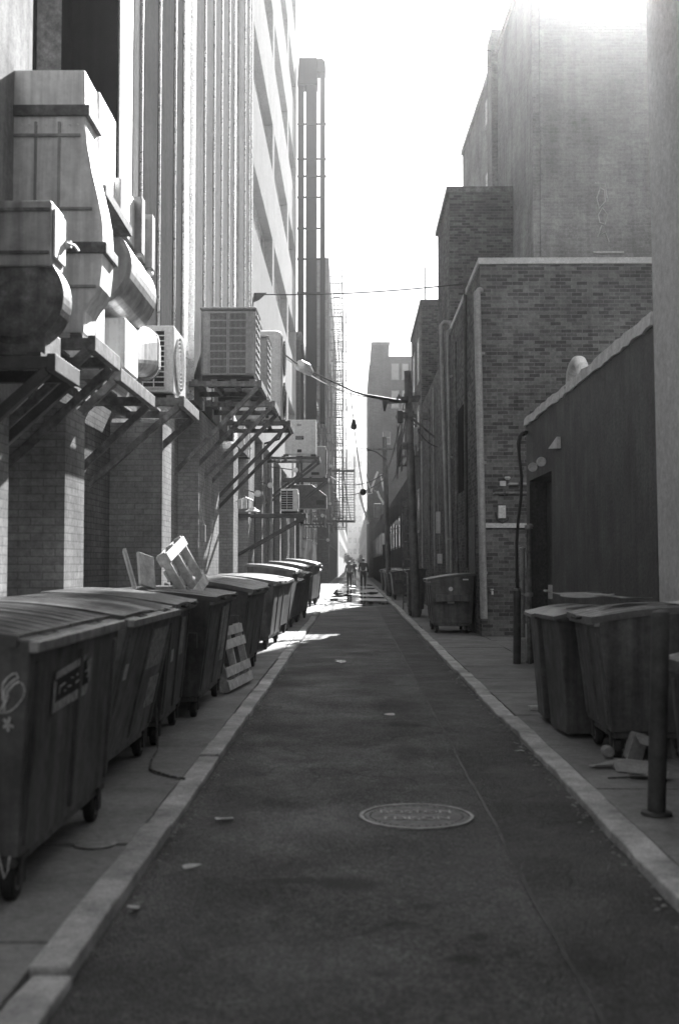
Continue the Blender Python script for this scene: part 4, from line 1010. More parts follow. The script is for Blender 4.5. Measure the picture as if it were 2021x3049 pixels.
def crumple(name, c, r_, sq, seed, mat, label, cat):
    rr_ = random.Random(seed); bm = bmesh.new(); bmesh.ops.create_icosphere(bm, subdivisions=3, radius=r_)
    ph = [Vector((rr_.gauss(0, 1), rr_.gauss(0, 1), rr_.gauss(0, 1))).normalized() for _ in range(16)]
    for v in bm.verts:
        d_ = v.co.normalized(); k = 1 + sum(.05 * math.sin(9 * d_.dot(p_) + i_) for i_, p_ in enumerate(ph)) + rr_.uniform(-.03, .03)
        v.co = v.co * k; v.co.z *= sq
    me = bpy.data.meshes.new(name); bm.to_mesh(me); bm.free(); me.materials.append(M[mat]); o = bpy.data.objects.new(name, me); COL.objects.link(o)
    o.location = c; return tag(o, label, cat)
p = atZ(1985, 2205, .06); crumple('plastic_bag', (p.x, p.y + .1, .14), .12, .7, 3, 'card', 'crumpled pale bag behind the bollard at the picture edge', 'bag')
p = atZ(1850, 2242, .06); crumple('paper_ball', (p.x, p.y + .05, .10), .045, .8, 4, 'paper', 'small crumpled paper between the can and the tilted box', 'litter')
p = atZ(1930, 2318, .06); sheet_thing('cardboard_sheet', (p.x, p.y, .07), .26, .16, -20, 'card', 'torn flap of cardboard beside the crushed carton, nearest the bollard', 'cardboard', .04, 12)
# cable pole by the shed, posts, shed details
p = atZ(1538, 1976, .06)
root = empty('cable_post', (p.x, p.y, .06), label='dark cable guard post at the far corner of the stucco shed', cat='post')
MB().tube([(p.x, p.y, .06), (p.x + .01, p.y, 1.12)], .055, 14).build('sleeve', 'steel', root, world=True)
MB().lathe([(.06, 0), (.06, .03), (.03, .04)], (p.x + .01, p.y, 1.11), 'z', 14).build('cap', 'steel_grey', root, world=True)
def zz(px, py): return at(px, py, p.y)
for k, (dx, r_) in enumerate(((0, .022), (.03, .016))):
    MB().tube([zz(1539 + dx * 60, 1760), zz(1537, 1620), zz(1541, 1560), zz(1550, 1480), zz(1552, 1420), zz(1545, 1360), zz(1541 + dx * 150, 1320), zz(1546 + dx * 160, 1298), zz(1556, 1288 + dx * 300), at(1567, 1284 + dx * 200, p.y + .35)], r_, 8).build('cable', 'cable', root, world=True)
p = atZ(1553, 1972, .06)
o = MB().box(p.x - .05, p.x + .05, p.y - .05, p.y + .05, .06, .42).build('marker_post', 'render_grey', bevel=.01); tag(o, 'short pale post beside the dark cable guard post', 'post')
o = MB().box(p.x + .08, p.x + .26, p.y + .05, p.y + .25, .06, .62).build('concrete_block', 'render_grey', bevel=.015); tag(o, 'pale concrete block at the foot of the shed corner', 'block')
p = at(1565, 1800, 16.95)
o = MB().tube([(p.x - .04, 17.0, .06), (p.x - .04, 17.0, 1.72)], .035, 12).lathe([(.05, 0), (.05, .03), (.0, .05)], (p.x - .04, 17.0, 1.71), 'z', 12).build('vent_pipe', 'pipe'); tag(o, 'pale capped standpipe at the shed corner', 'pipe')
root = empty('gas_pipe', (2.56, 16.3, .06), label='weathered gas pipe with fittings climbing the shed wall beside its door', cat='pipe')
MB().tube([(2.55, 16.55, .06), (2.55, 16.55, 2.0), (2.6, 16.6, 2.06)], .035, 10).build('riser', 'steel_grey', root, world=True)
for z in (1.02, .78, 2.0): MB().lathe([(.03, 0), (.06, .01), (.06, .06), (.03, .07)], (2.55, 16.55, z), 'z', 12).build('fitting', 'rim', root, world=True)
MB().tube([(2.55, 16.55, 1.05), (2.45, 16.6, 1.05), (2.45, 16.7, 1.05)], .02, 8).build('branch', 'rim', root, world=True)
root = empty('floodlight', (2.58, 16.2, 2.95), label='pair of pale floodlight heads above the shed door', cat='lamp')
for px, py, dy in ((1583, 1392, 0), (1608, 1376, -.7)):
    a = atX(px, py, 2.52); MB().lathe([(.02, .05), (.05, .03), (.062, -.03), (.065, -.07), (.055, -.075), (.0, -.06)], (a.x, a.y, a.z), 'y', 16).build('head', 'unit_white', root, world=True)
    MB().tube([(a.x, a.y + .04, a.z), (2.6, a.y + .1, a.z + .05)], .014, 6).build('arm', 'unit_white', root, world=True)
ps = [atX(x, y, 2.594) for x, y in ((1642, 1336), (1668, 1300), (1669, 1335))]
o = MB().add([tuple(v) for v in ps] + [(v.x - .05, v.y, v.z) for v in ps], [[0, 1, 2], [5, 4, 3], [0, 3, 4, 1], [1, 4, 5, 2], [2, 5, 3, 0]]).build('wall_light', 'unit_white'); tag(o, 'small white triangular light fitting on the dark shed wall', 'lamp')
a = atX(1705, 1118, 2.66); b0 = atX(1760, 1085, 2.66)
root = empty('vent_elbow', (a.x, a.y, 3.6), label='pale curved vent elbow on the stucco shed roof edge', cat='vent pipe')
MB().tube([(2.66, a.y + .08, 3.62), (2.66, a.y + .07, 3.72), (2.66, a.y + .02, 3.81), (2.66, a.y - .10, 3.87), (2.66, a.y - .26, 3.89), (2.66, a.y - .42, 3.86), (2.66, a.y - .54, 3.78), (2.66, a.y - .58, 3.66)], .075, 18).build('elbow', 'roofing', root, world=True)
MB().lathe([(.09, 0), (.09, .03)], (2.66, a.y + .08, 3.62), 'z', 16).build('collar', 'steel', root, world=True)

# brick face details
root = empty('electric_box', (2.96, 22.8, 2.6), label='white electric box with looped wires on the brick wall', cat='box')
a, c = at(1483, 1543, 22.72), at(1505, 1505, 22.72)
MB().box(a.x, c.x, 22.72, 22.8, a.z, c.z).build('box', 'unit_white', root, bevel=.006, world=True)
MB().tube([(a.x - .05, 22.77, a.z + .12), (a.x - .03, 22.75, a.z - .03), ((a.x + c.x) / 2, 22.74, a.z - .10), (c.x + .04, 22.75, a.z - .04), (c.x + .05, 22.77, a.z + .02)], .012, 6).build('wire', 'cable', root, world=True)
for z_py, x0, x1, mt, lab in ((1441, 1512, 1600, 'pipe', 'upper pale conduit running along the brick wall'), (1468, 1470, 1600, 'steel_grey', 'lower dark conduit running along the brick wall')):
    a, c = at(x0, z_py, 22.75), at(x1, z_py, 22.75)
    root = empty('conduit', tuple(a), label=lab, cat='conduit')
    MB().tube([(a.x, 22.79, a.z - .02), (a.x + .03, 22.76, a.z), (c.x + 1.0, 22.76, a.z)], .028, 8).build('tube', mt, root, world=True)
    for k in range(3): MB().box(a.x + .2 + .6 * k, a.x + .23 + .6 * k, 22.725, 22.80, a.z - .045, a.z + .045).build('clip', 'steel', root, world=True)
a = at(1495, 1440, 22.74); o = MB().box(a.x - .06, a.x + .06, 22.68, 22.8, a.z - .05, a.z + .05).lathe([(.05, 0), (.065, -.03), (.03, -.07)], (a.x + .1, 22.74, a.z + .14), 'z', 12).build('camera_box', 'render_grey', bevel=.004); tag(o, 'small pale box at the end of the upper conduit', 'box')
a = at(1464, 1761, 22.7); root = empty('tap', tuple(a), label='small pale outside tap at the brick corner', cat='tap')
MB().tube([(a.x, 22.8, a.z), (a.x, 22.66, a.z), (a.x, 22.64, a.z - .06)], .022, 8).build('spout', 'unit_white', root, world=True)
MB().lathe([(.035, 0), (.035, .02)], (a.x, 22.70, a.z + .03), 'z', 10).build('wheel', 'unit_white', root, world=True)
# downpipes
def downpipe(pts, r_, label, mat='pipe', br=3):
    root = empty('downpipe', tuple(pts[-1]), label=label, cat='pipe')
    MB().tube(pts, r_, 14).build('pipe', mat, root, world=True)
    a, c = Vector(pts[0]), Vector(pts[-1])
    for k in range(br):
        p_ = a.lerp(c, (k + .6) / br); MB().lathe([(r_ + .002, 0), (r_ + .014, .0), (r_ + .014, .05), (r_ + .002, .05)], p_, 'z', 14).build('bracket', mat, root, world=True)
a, c = at(1419, 872, 22.62), at(1440, 1842, 22.62)
downpipe([(a.x + .08, 22.75, a.z + .08), a, a.lerp(c, .3), a.lerp(c, .6), c], .072, 'fat pale downpipe at the corner of the two storey brick building')
a, c = at(1312, 968, 29.5), at(1334, 1706, 29.5)
downpipe([(2.6, 29.4, a.z - .12), (a.x + .22, 29.45, a.z + .06), (a.x + .08, 29.5, a.z + .08), a, a.lerp(c, .3), a.lerp(c, .6), c], .055, 'left of the twin pale pipes bent over at the top')
a, c = at(1332, 985, 29.2), at(1343, 1706, 29.2)
downpipe([(2.6, 29.1, a.z + .05), a, a.lerp(c, .5), c], .04, 'right, thinner of the twin pale pipes')
a, c = at(1383, 790, 25.4), at(1388, 1690, 25.4)
downpipe([a, a.lerp(c, .5), c], .035, 'thin dark pipe between the fat downpipe and the twin pipes', 'steel')
for px0, px1, py0, py1, d_, lab in ((1298, 1310, 1523, 1588, 31, 'tall narrow pale box on the dark wall left of the twin pipes'), (1302, 1316, 1649, 1678, 31, 'small pale box below the tall narrow box on the dark wall')):
    a, c = at(px0, py1, d_), at(px1, py0, d_)
    root = empty('meter_box', tuple(a), label=lab, cat='box')
    MB().box(a.x, c.x, d_, d_ + .1, a.z, c.z).build('box', 'unit', root, bevel=.004, world=True)
    MB().tube([((a.x + c.x) / 2, d_ + .06, c.z), ((a.x + c.x) / 2 - .02, d_ + .06, c.z + .9)], .012, 6).build('conduit', 'pipe', root, world=True)

# utility pole with boxes and cross arms
p = atZ(1238, 1838, .06); t = at(1213, 1105, p.y)
root = empty('utility_pole', (p.x, p.y, .06), label='dark leaning utility pole with fuse boxes on the right pavement', cat='utility pole')
MB().tube([p, p.lerp(t, .5), t], [.125, .115, .10], 14).build('pole', 'pole_wood', root, world=True)
def pz(px, py): return at(px, py, p.y)
for px0, py0, px1, py1, nm, mt in ((1182, 1225, 1198, 1262, 'transformer', 'steel'), (1256, 1232, 1270, 1252, 'fuse_box', 'steel_grey'), (1230, 1275, 1241, 1327, 'fuse_box', 'pipe'), (1196, 1318, 1208, 1338, 'fuse_box', 'steel_grey')):
    a, c = pz(px0, py1), pz(px1, py0); MB().box(a.x, c.x, p.y - .25, p.y - .05, a.z, c.z).build(nm, mt, root, bevel=.012, world=True)
for py, l0, l1 in ((1200, 1150, 1245), (1190, 1180, 1250), (1245, 1178, 1240)):
    a, c = pz(l0, py), pz(l1, py - 6); MB().bar((a.x, p.y - .16, a.z), (c.x, p.y - .10, c.z), .08, .09).build('cross_arm', 'pole_wood', root, world=True)
    for k in (.1, .35, .8): q_ = a.lerp(c, k); MB().lathe([(.02, .0), (.035, .04), (.02, .09), (.0, .1)], (q_.x, p.y - .14, q_.z + .05), 'z', 10).build('insulator', 'steel_grey', root, world=True)
MB().bar((p.x - .3, p.y - .12, 5.6), (p.x + .55, p.y - .06, 4.9), .05).build('brace', 'pole_wood', root, world=True)
# pole top balcony on the dark building
fire_escape(2.55, 43, 47, [5.6], .7, 'small iron balcony on the dark building behind the utility pole', -1)
a, c = pz(1222, 1720), pz(1262, 1835)
rr3, _ = make_dumpster(.9, .5, 1.25, 1.28, 'bin', 'lid', .04, 31, 4, 1); place(rr3, 1.50, 32.2, R(180), label='slim dark bin with a pale worn edge beside the utility pole', cat='dumpster')
MB().box(-.012, .01, .88, .93, .3, 1.2).build('worn_edge', 'rim', rr3)
rr4, _ = make_dumpster(1.6, .95, 1.08, 1.18, 'bin', 'lid', .10, 32, 5, 1, False); place(rr4, 1.55, 47.5, R(180), label='low dark dumpster with a white paper on its lid beyond the utility pole', cat='dumpster')
sheet_thing('paper', (1.75, 46.4, 1.33), .5, .35, 10, 'paper', 'white paper lying on the low dark dumpster beyond the utility pole', 'paper', .02, 8)
for i, (yy, lb) in enumerate(((52, 'first far dumpster on the right, past the one with the white paper'), (56, 'second far dumpster on the right, past the one with the white paper'), (63, 'third and farthest dumpster on the right'))):
    o = copy_tree(rr4); o.location = (1.5, yy, .06); tag(o, lb, 'dumpster')

# ------------------------------------------------------------------ wires
def wire(name, pts, r_, mat, label, cat='cable', n=6):
    o = MB().tube(pts, r_, n).build(name, mat); return tag(o, label, cat)
a, c = at(752, 876, 31.5), at(1398, 843, 25.2)
root = empty('overhead_cable', tuple(a), label='upper black cable slung from the office corner across the sky to the brick building', cat='cable')
MB().tube(wave(a, c, .10), .016, 6).build('cable', 'cable', root, world=True)
MB().prism([(a.x - .02, a.z + .03), (a.x + .40, a.z + .03), (a.x + .20, a.z - .16), (a.x + .02, a.z - .24)], 'y', 31.45, 31.5).build('bracket', 'steel', root, world=True)
MB().box(c.x - .05, c.x + .1, c.y - .05, c.y + .05, c.z - .03, c.z + .03).build('anchor', 'steel', root, world=True)
root = empty('overhead_cable', tuple(at(845, 1052, 26.3)), label='lower thick cable with a grey splice case running down to the utility pole', cat='cable')
pts = [at(*q_) for q_ in ((838, 1048, 26.3), (880, 1080, 27), (925, 1105, 27.5), (960, 1122, 28), (1005, 1143, 28.7), (1050, 1165, 29.3), (1090, 1177, 29.8), (1130, 1185, 30.1), (1175, 1193, 30.4), (1212, 1196, 30.6))]
MB().tube(pts, [.02, .02, .02, .02, .02, .022, .035, .05, .05, .04], 8).build('cable', 'cable', root, world=True)
pts = [at(*q_) for q_ in ((838, 1056, 26.3), (880, 1088, 27), (920, 1115, 27.5), (960, 1138, 28), (1000, 1158, 28.5), (1040, 1172, 29.2), (1090, 1182, 29.8))]
MB().tube(pts, .013, 6).build('cable', 'cable_pale', root, world=True)
MB().tube([at(884, 1092, 27.1), at(894, 1088, 27.15), at(912, 1097, 27.35), at(925, 1110, 27.5)], [.10, .14, .14, .09], 10).build('splice_case', 'unit', root, world=True)
MB().prism([(at(1137, 1190, 30).x, at(1137, 1192, 30).z), (at(1156, 1190, 30).x, at(1156, 1192, 30).z), (at(1147, 1190, 30).x, at(1147, 1224, 30).z), (at(1141, 1190, 30).x, at(1141, 1224, 30).z)], 'y', 29.97, 30.03).build('tape_end', 'cable', root, world=True)
root = empty('hanging_insulator', tuple(at(1050, 1250, 29.4)), label='dangling wire with coil and pear shaped insulator in the middle of the alley', cat='cable')
MB().tube([at(*q_) for q_ in ((1044, 1166, 29.3), (1046, 1190, 29.4), (1048, 1215, 29.4), (1052, 1250, 29.4))], .011, 6).build('wire', 'cable', root, world=True)
MB().tube([at(1048 + 12 * math.cos(a_) * (1 + .3 * math.cos(a_)) - 6, 1222 + 15 * math.sin(a_ + .5), 29.4) for a_ in [k * .5 for k in range(14)]], .009, 6).build('coil', 'cable', root, world=True)
MB().lathe([(.01, .13), (.04, .12), (.055, .04), (.08, -.03), (.085, -.09), (.06, -.13), (.0, -.15)], tuple(at(1053, 1263, 29.4)), 'z', 14).build('insulator', 'cable', root, world=True)
MB().tube([at(*q_) for q_ in ((1055, 1280, 29.4), (1059, 1310, 30.5), (1064, 1350, 32), (1071, 1400, 34), (1080, 1455, 36))], .013, 6).build('wire', 'cable', root, world=True)
MB().lathe([(.0, .11), (.07, .09), (.11, .0), (.07, -.09), (.0, -.11)], tuple(at(1081, 1465, 36)), 'z', 12).build('junction', 'cable', root, world=True)
MB().tube([at(*q_) for q_ in ((1042, 1334, 31.5), (1062, 1334, 31.6), (1092, 1336, 34), (1120, 1346, 38), (1150, 1370, 42))], .012, 6).build('wire', 'cable', root, world=True)
for pts, lab in ((((1124, 1404), (1116, 1425), (1108, 1448), (1104, 1464)), 'left bright cable end dangling near the far right wall'), (((1134, 1412), (1138, 1440), (1144, 1462)), 'middle bright cable end dangling near the far right wall'),
                 (((1123, 1462), (1130, 1480), (1138, 1492), (1142, 1502)), 'looped bright cable end dangling low near the far right wall'), (((1070, 1470), (1078, 1500), (1086, 1525), (1090, 1545), (1096, 1560)), 'long bright cable hanging low in the middle of the alley'),
                 (((1086, 1400), (1092, 1425), (1100, 1450), (1108, 1468), (1090, 1470)), 'thin bright cable loop left of the dangling bright ends')):
    wire('loose_cable', [at(x, y, 55) for x, y in pts], .06 if 'thin' not in lab else .025, 'cable_pale', lab)

# tangle on the dark right wall: service drops, second pole, ladder
p2 = atZ(1158, 1775, .06)
root = empty('utility_pole', (p2.x, p2.y, .06), label='far thin utility pole with a grey transformer, behind the leaning pole', cat='utility pole')
MB().tube([(p2.x, p2.y, .06), (p2.x - .2, p2.y, 7.2)], [.13, .10], 10).build('pole', 'pole_wood', root, world=True)
a, c = at(1112, 1540, p2.y), at(1132, 1500, p2.y); MB().box(a.x, c.x, p2.y - .3, p2.y + .1, a.z, c.z).build('transformer', 'pipe', root, bevel=.03, world=True)
MB().bar((p2.x - 1.0, p2.y - .15, 6.6), (p2.x + .6, p2.y - .15, 6.7), .09).build('cross_arm', 'pole_wood', root, world=True)
for k, (pa, pb, sg) in enumerate((((1205, 1185, 30.7), (1150, 1400, p2.y), .3), ((1208, 1240, 30.7), (1165, 1430, p2.y), .5), ((1210, 1215, 30.7), (1240, 1190, 41.8), .2), ((1225, 1250, 30.7), (1300, 1330, 30.5), .15), ((1140, 1410, p2.y), (1110, 1450, 118), .6), ((985, 1420, 60), (1150, 1405, p2.y), .5), ((990, 1465, 72), (1140, 1430, p2.y), .4))):
    wire('service_wire', wave(at(*pa), at(*pb), sg), .014 if k < 4 else .022, 'cable', ['service wire from the leaning pole top to the far pole', 'slack service wire from the leaning pole fuse box to the far pole', 'service wire from the leaning pole to the dark building corner', 'short service wire from the leaning pole across the dark wall', 'farthest wire, from the far pole to the tall far building', 'wire crossing the alley from the first fire escape to the far pole', 'lower wire crossing the alley from the second fire escape to the far pole'][k])
root = empty('wall_ladder', (2.3, 36, .06), label='dark iron ladder on the right wall behind the leaning pole', cat='ladder')
a, c = at(1200, 1735, 36), at(1224, 1520, 36)
for x in (a.x, c.x): MB().box(x - .02, x + .02, 36, 36.04, .06, c.z + .4).build('side_rail', 'steel_grey', root, world=True)
f = MB()
for k in range(14): z = .3 + k * .27; f.box(a.x, c.x, 36.0, 36.04, z - .025, z + .025)
f.build('rungs', 'steel_grey', root, world=True)
for k, (px, py, d_, lb) in enumerate(((1155, 1578, 52, 'small bright lamp on the far right wall above a pale box'), (1182, 1557, 48, 'tiny lamp left of the leaning pole'))):
    p = at(px, py, d_); root = empty('floodlight', tuple(p), label=lb, cat='lamp')
    MB().lathe([(.02, .06), (.08, .04), (.12, -.05), (.0, -.06)], tuple(p), 'y', 12).build('head', 'unit_white', root, world=True)
    MB().tube([tuple(p), (2.36 if d_ > 49.5 else 2.55, d_ + .05, p.z + .15)], .02, 6).build('arm', 'steel_grey', root, world=True)
p = at(1153, 1605, 52); o = MB().box(p.x - .22, p.x + .22, 51.9, 52.1, p.z - .25, p.z + .25).build('meter_box', 'unit', bevel=.01); tag(o, 'pale square meter box under the small bright lamp on the far right', 'box')
for k, (px, d_, m_) in enumerate(((1258, 38, 'pipe'), (1280, 33, 'steel_grey'), (1294, 31.6, 'pipe'), (1360, 27, 'steel_grey'))):
    p = at(px, 1500, d_); o = MB().tube([(p.x, d_, .06), (p.x - .03, d_, 5.6 + k * .4)], .03, 8).build('vertical_pipe', m_); tag(o, ['thin pale pipe on the yard wall just right of the leaning pole', 'thin dull pipe on the wall, second right of the leaning pole', 'thin pale pipe behind the tall narrow box', 'thin dull pipe right of the twin pipes'][k], 'pipe')

# ------------------------------------------------------------------ manhole
c = Vector((.372, 6.76, .0185))
root = empty('manhole_cover', tuple(c), label='round iron manhole cover lettered BOSTON set in the alley road', cat='manhole cover')
MB().lathe([(.312, 0), (.312, .007), (.333, .007), (.336, .0)], (0, 0, 0), 'z', 64).build('frame_ring', 'iron_worn', root)
cv = MB().lathe([(.305, -.004), (.305, .003), (.30, .0045), (.0, .0045)], (0, 0, 0), 'z', 48)
cv.build('cover', 'iron', root)
f = MB()
for k in range(40):
    a_ = 2 * math.pi * k / 40; f.box(.27 * math.cos(a_) - .006, .27 * math.cos(a_) + .006, .27 * math.sin(a_) - .006, .27 * math.sin(a_) + .006, .005, .008)
f.build('studs', 'iron', root)
def text(body, size, loc, parent, mat, rot=(0, 0, 0), sx=1, name='lettering', ext=.003):
    cu = bpy.data.curves.new(name, 'FONT'); cu.body = body; cu.size = size; cu.extrude = ext; cu.align_x = 'CENTER'; cu.align_y = 'CENTER'
    o = bpy.data.objects.new(name, cu); COL.objects.link(o); dg = bpy.context.evaluated_depsgraph_get()
    me = bpy.data.meshes.new_from_object(o.evaluated_get(dg)); bpy.data.objects.remove(o)
    me.materials.clear(); me.materials.append(M[mat]); o = bpy.data.objects.new(name, me); COL.objects.link(o)
    o.parent = parent; o.location = loc; o.rotation_euler = rot; o.scale = (sx, 1, 1); return o
text('BOSTON', .105, (0, .085, .0065), root, 'letter', sx=1.02)
text('EDISON', .105, (0, -.085, .0065), root, 'letter', sx=1.05)

# litter on the road
for i, (px, py, w, l, rz, lab) in enumerate(((668, 2438, .10, .05, 15, 'white torn paper scrap on the road level with the manhole, to its left'), (570, 2580, .09, .025, 35, 'thin white paper strip on the road near the left kerb'), (397, 2703, .05, .03, 5, 'tiny white scrap in the left gutter nearest the camera'),
                                             (1159, 2128, .10, .07, 0, 'white scrap on the road in the middle distance'), (1546, 2239, .06, .05, 20, 'small white scrap by the right kerb'), (1090, 1765, .3, .12, 0, 'pale paper in the road near the puddles'))):
    p = atZ(px, py, .024); sheet_thing('paper_scrap', (p.x, p.y, .024 + (.006 if px > 1540 else 0)), w, l, rz, 'paper', lab, 'litter', .012, i + 20, thick=.003)
leaf_b = MB(); rl = random.Random(7)
for k in range(620):
    side = rl.random() < .6; x = 1.39 - abs(rl.gauss(0, .045)) if side else -.985 + abs(rl.gauss(0, .03)); y = rl.uniform(4, 24); s = rl.uniform(.004, .02); a_ = rl.uniform(0, 6.28)
    z = .026; leaf_b.add([(x + s * math.cos(a_ + q_), y + s * math.sin(a_ + q_), z + rl.uniform(0, .012)) for q_ in (0, 1.5, 3.1, 4.6)] + [(x, y, z + .014)], [[0, 1, 4], [1, 2, 4], [2, 3, 4], [3, 0, 4], [3, 2, 1, 0]])
o = leaf_b.build('grit', 'concrete'); tag(o, kind='stuff')

# ------------------------------------------------------------------ people
def skin_obj(name, chain, mat, parent, sub=1):
    """chain: {key: (pos, radius, parent key)}"""
    keys = list(chain); vs = [chain[k][0] for k in keys]; es = [(keys.index(chain[k][2]), i) for i, k in enumerate(keys) if chain[k][2]]
    me = bpy.data.meshes.new(name); me.from_pydata(vs, es, []); o = bpy.data.objects.new(name, me); COL.objects.link(o)
    bm = bmesh.new(); bm.from_mesh(me); ly = bm.verts.layers.skin.verify()
    for i, v in enumerate(bm.verts):
        r_ = chain[keys[i]][1]; v[ly].radius = (r_, r_) if not isinstance(r_, tuple) else r_; v[ly].use_root = (i == 0)
    bm.to_mesh(me); bm.free()
    o.modifiers.new('skin', 'SKIN'); s = o.modifiers.new('sub', 'SUBSURF'); s.levels = s.render_levels = sub
    me.materials.append(M[mat]); o.parent = parent; return o
def person(loc, h, rz, step, arm, top, legs, hair, label, bag=False, skirt=False, jacket_open=0):
    root = empty('person', loc, rz, label, 'person'); k = h / 1.75
    def S(*p): return tuple(Vector(p) * k)
    ch = {'pel': (S(0, 0, .95), .13 * k, None), 'waist': (S(0, 0, 1.10), .12 * k, 'pel'), 'chest': (S(0, 0, 1.32), .15 * k, 'waist'), 'neckb': (S(0, .0, 1.47), .07 * k, 'chest'), 'neck': (S(0, .01, 1.53), .052 * k, 'neckb'), 'head': (S(0, .025, 1.63), .092 * k, 'neck'), 'crown': (S(0, .015, 1.71), .075 * k, 'head')}
    for s, nm in ((-1, 'l'), (1, 'r')):
        st = step * s; aw = -arm * s
        ch['hip' + nm] = (S(.09 * s, 0, .90), .10 * k, 'pel'); ch['knee' + nm] = (S(.10 * s, st * .5 + .03, .50), .062 * k, 'hip' + nm); ch['ank' + nm] = (S(.10 * s, st, .09), .042 * k, 'knee' + nm); ch['toe' + nm] = (S(.11 * s, st + .15, .035), .035 * k, 'ank' + nm)
        ch['sh' + nm] = (S(.18 * s, 0, 1.41), .062 * k, 'chest'); ch['el' + nm] = (S(.25 * s, aw * .3 - .02, 1.13), .045 * k, 'sh' + nm); ch['wr' + nm] = (S(.26 * s, aw * .8 + .05, .90), .03 * k, 'el' + nm); ch['palm' + nm] = (S(.26 * s, aw * .95 + .07, .83), .032 * k, 'wr' + nm)
        for f_ in range(4): ch['f%d%s' % (f_, nm)] = (S(.255 * s, aw + .04 + f_ * .02, .755 - (.01 if f_ in (1, 2) else 0)), .009 * k, 'palm' + nm)
        ch['th' + nm] = (S(.235 * s, aw + .13, .80), .010 * k, 'wr' + nm)
    skin_obj('body', ch, 'skin', root, 1)
    tp = {a: (ch[a][0], ch[a][1] * 1.16 if a not in ('wrl', 'wrr') else ch[a][1] * 1.25, ch[a][2]) for a in ('pel', 'waist', 'chest', 'neckb', 'shl', 'ell', 'wrl', 'shr', 'elr', 'wrr')}
    skin_obj('jacket', tp, top, root, 1)
    lg = {'pel': (ch['pel'][0], ch['pel'][1] * 1.1, None)}
    for nm in 'lr':
        for a in ('hip', 'knee', 'ank'): lg[a + nm] = (ch[a + nm][0], ch[a + nm][1] * 1.22, ch[a + nm][2])
    skin_obj('trousers', lg, legs, root, 1)
    for nm in 'lr': skin_obj('shoe', {'a': (ch['ank' + nm][0], .05 * k, None), 'b': (ch['toe' + nm][0], .042 * k, 'a')}, 'cloth_dark', root, 1)
    skin_obj('hair', {'a': (S(0, -.01, 1.68), .105 * k, None), 'b': (S(0, -.03, 1.60), .10 * k, 'a'), 'c': (S(0, -.05, 1.46 if hair == 'hair' else 1.57), .07 * k, 'b')}, hair, root, 1)
    # face: nose, eyes, mouth, ears
    f = MB().lathe([(.0, .02), (.016, 0), (.012, -.03)], S(0, .118, 1.625), 'z', 8)
    f.build('nose', 'skin', root)
    for s in (-1, 1):
        MB().lathe([(.0, .012), (.012, 0), (.0, -.012)], S(.034 * s, .106, 1.65), 'z', 8).build('eye', 'cloth_dark', root)
        MB().lathe([(.0, .03), (.015, .01), (.0, -.03)], S(.096 * s, .02, 1.63), 'z', 8).build('ear', 'skin', root)
    MB().box(-.025 * k, .025 * k, .104 * k, .116 * k, 1.578 * k, 1.588 * k).build('mouth', 'card', root)
    return root
p = atZ(1040, 1750, .012); person((p.x, p.y, .012), 1.72, R(4), .10, .12, 'cloth_mid', 'cloth_dark', 'hair', 'person in a pale grey top walking away on the left of the pair', 0)
p = atZ(1081, 1752, .012); person((p.x, p.y, .012), 1.86, R(-3), .06, .05, 'cloth_dark', 'cloth_dark', 'cloth_dark', 'person all in black standing on the right of the pair')
p = Vector((.15, 112, 0)); person((p.x, p.y, .012), 1.75, 0, .2, .2, 'cloth_dark', 'cloth_dark', 'cloth_dark', 'distant dark person walking far beyond the pair')
# far trees at the end of the alley
def tree(loc, h, label, seed):
    rt = random.Random(seed); root = empty('tree', loc, label=label, cat='tree', group='small trees at the far end of the alley')
    t = MB().tube([(0, 0, 0), (.05, 0, h * .35), (0, .05, h * .6)], [.12, .09, .05], 8)
    for k in range(6):
        a_ = k * 1.05; t.tube([(.03, 0, h * .4), (h * .22 * math.cos(a_), h * .22 * math.sin(a_), h * (.6 + .05 * (k % 3)))], [.05, .02], 5)
    t.build('trunk', 'pole_wood', root)
    b_ = MB()
    for k in range(700):
        d_ = Vector((rt.gauss(0, 1), rt.gauss(0, 1), rt.gauss(0, 1))).normalized() * (rt.random() ** .4); cl = rt.choice([(0, 0, .7), (.2, .1, .6), (-.2, 0, .62), (.05, -.2, .55), (-.05, .1, .85)])
        c_ = Vector((cl[0] * h + d_.x * h * .2, cl[1] * h + d_.y * h * .2, cl[2] * h + d_.z * h * .17)); s = h * .035
        e1 = Vector((rt.gauss(0, 1), rt.gauss(0, 1), rt.gauss(0, 1))).normalized() * s; e2 = e1.orthogonal().normalized() * s * .6
        b_.add([c_ - e1, c_ + e2, c_ + e1, c_ - e2], [[0, 1, 2, 3]])
    b_.build('crown', 'leaf', root)
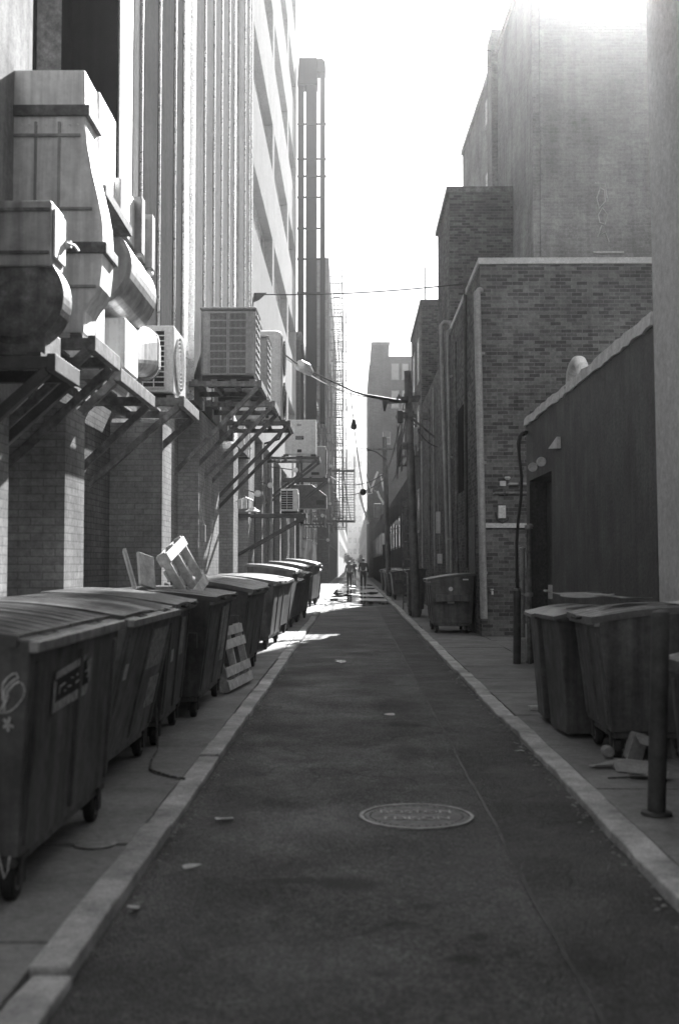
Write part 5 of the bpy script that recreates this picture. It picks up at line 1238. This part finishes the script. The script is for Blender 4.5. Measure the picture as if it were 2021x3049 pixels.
tree((-1.0, 215, 0), 3.6, 'small tree at the far end of the alley, left one', 1); tree((1.9, 225, 0), 3.4, 'small tree at the far end of the alley, right one', 2)
# ------------------------------------------------------------------ light, sky, air
SUN = Vector((.25, 1, .64)).normalized()
el = math.asin(SUN.z); az = math.atan2(SUN.x, SUN.y)
w = bpy.data.worlds.new('World'); scene.world = w; w.use_nodes = True; nt = w.node_tree
bg = nt.nodes['Background']
sky = nt.nodes.new('ShaderNodeTexSky'); sky.sky_type = 'NISHITA'; sky.sun_disc = False
sky.sun_elevation = el; sky.sun_rotation = az; sky.air_density = 1; sky.dust_density = 1; sky.ozone_density = 1
bw = nt.nodes.new('ShaderNodeRGBToBW'); nt.links.new(sky.outputs[0], bw.inputs[0]); nt.links.new(bw.outputs[0], bg.inputs[0])
bg.inputs[1].default_value = .05
sl = bpy.data.lights.new('sun', 'SUN'); sl.energy = 5.0; sl.angle = R(.55); sl.color = (1, 1, 1)
so = bpy.data.objects.new('sun', sl); COL.objects.link(so); so.rotation_euler = SUN.to_track_quat('Z', 'Y').to_euler(); so.location = (20, 80, 50)
m = bpy.data.materials.new('haze'); m.use_nodes = True; nt = m.node_tree; nt.nodes.clear()
out = nt.nodes.new('ShaderNodeOutputMaterial'); pv = nt.nodes.new('ShaderNodeVolumePrincipled')
pv.inputs['Color'].default_value = (.95, .95, .95, 1); pv.inputs['Density'].default_value = HAZE; pv.inputs['Anisotropy'].default_value = .93
nt.links.new(pv.outputs[0], out.inputs['Volume'])
if HAZE > 0:
    o = MB().box(-235, 235, -95, 765, -1.5, 60).build('haze', m); tag(o, kind='stuff')
scene.view_settings.view_transform = 'Standard'; scene.view_settings.look = 'None'
scene.view_settings.exposure = EXPO; scene.view_settings.gamma = 1
scene.render.film_transparent = False
c = scene.cycles
c.max_bounces = 6; c.diffuse_bounces = 2; c.glossy_bounces = 3; c.transmission_bounces = 2; c.volume_bounces = 1
c.sample_clamp_indirect = 2.5; c.caustics_reflective = True; c.blur_glossy = .2
c.use_denoising = True; c.use_adaptive_sampling = False
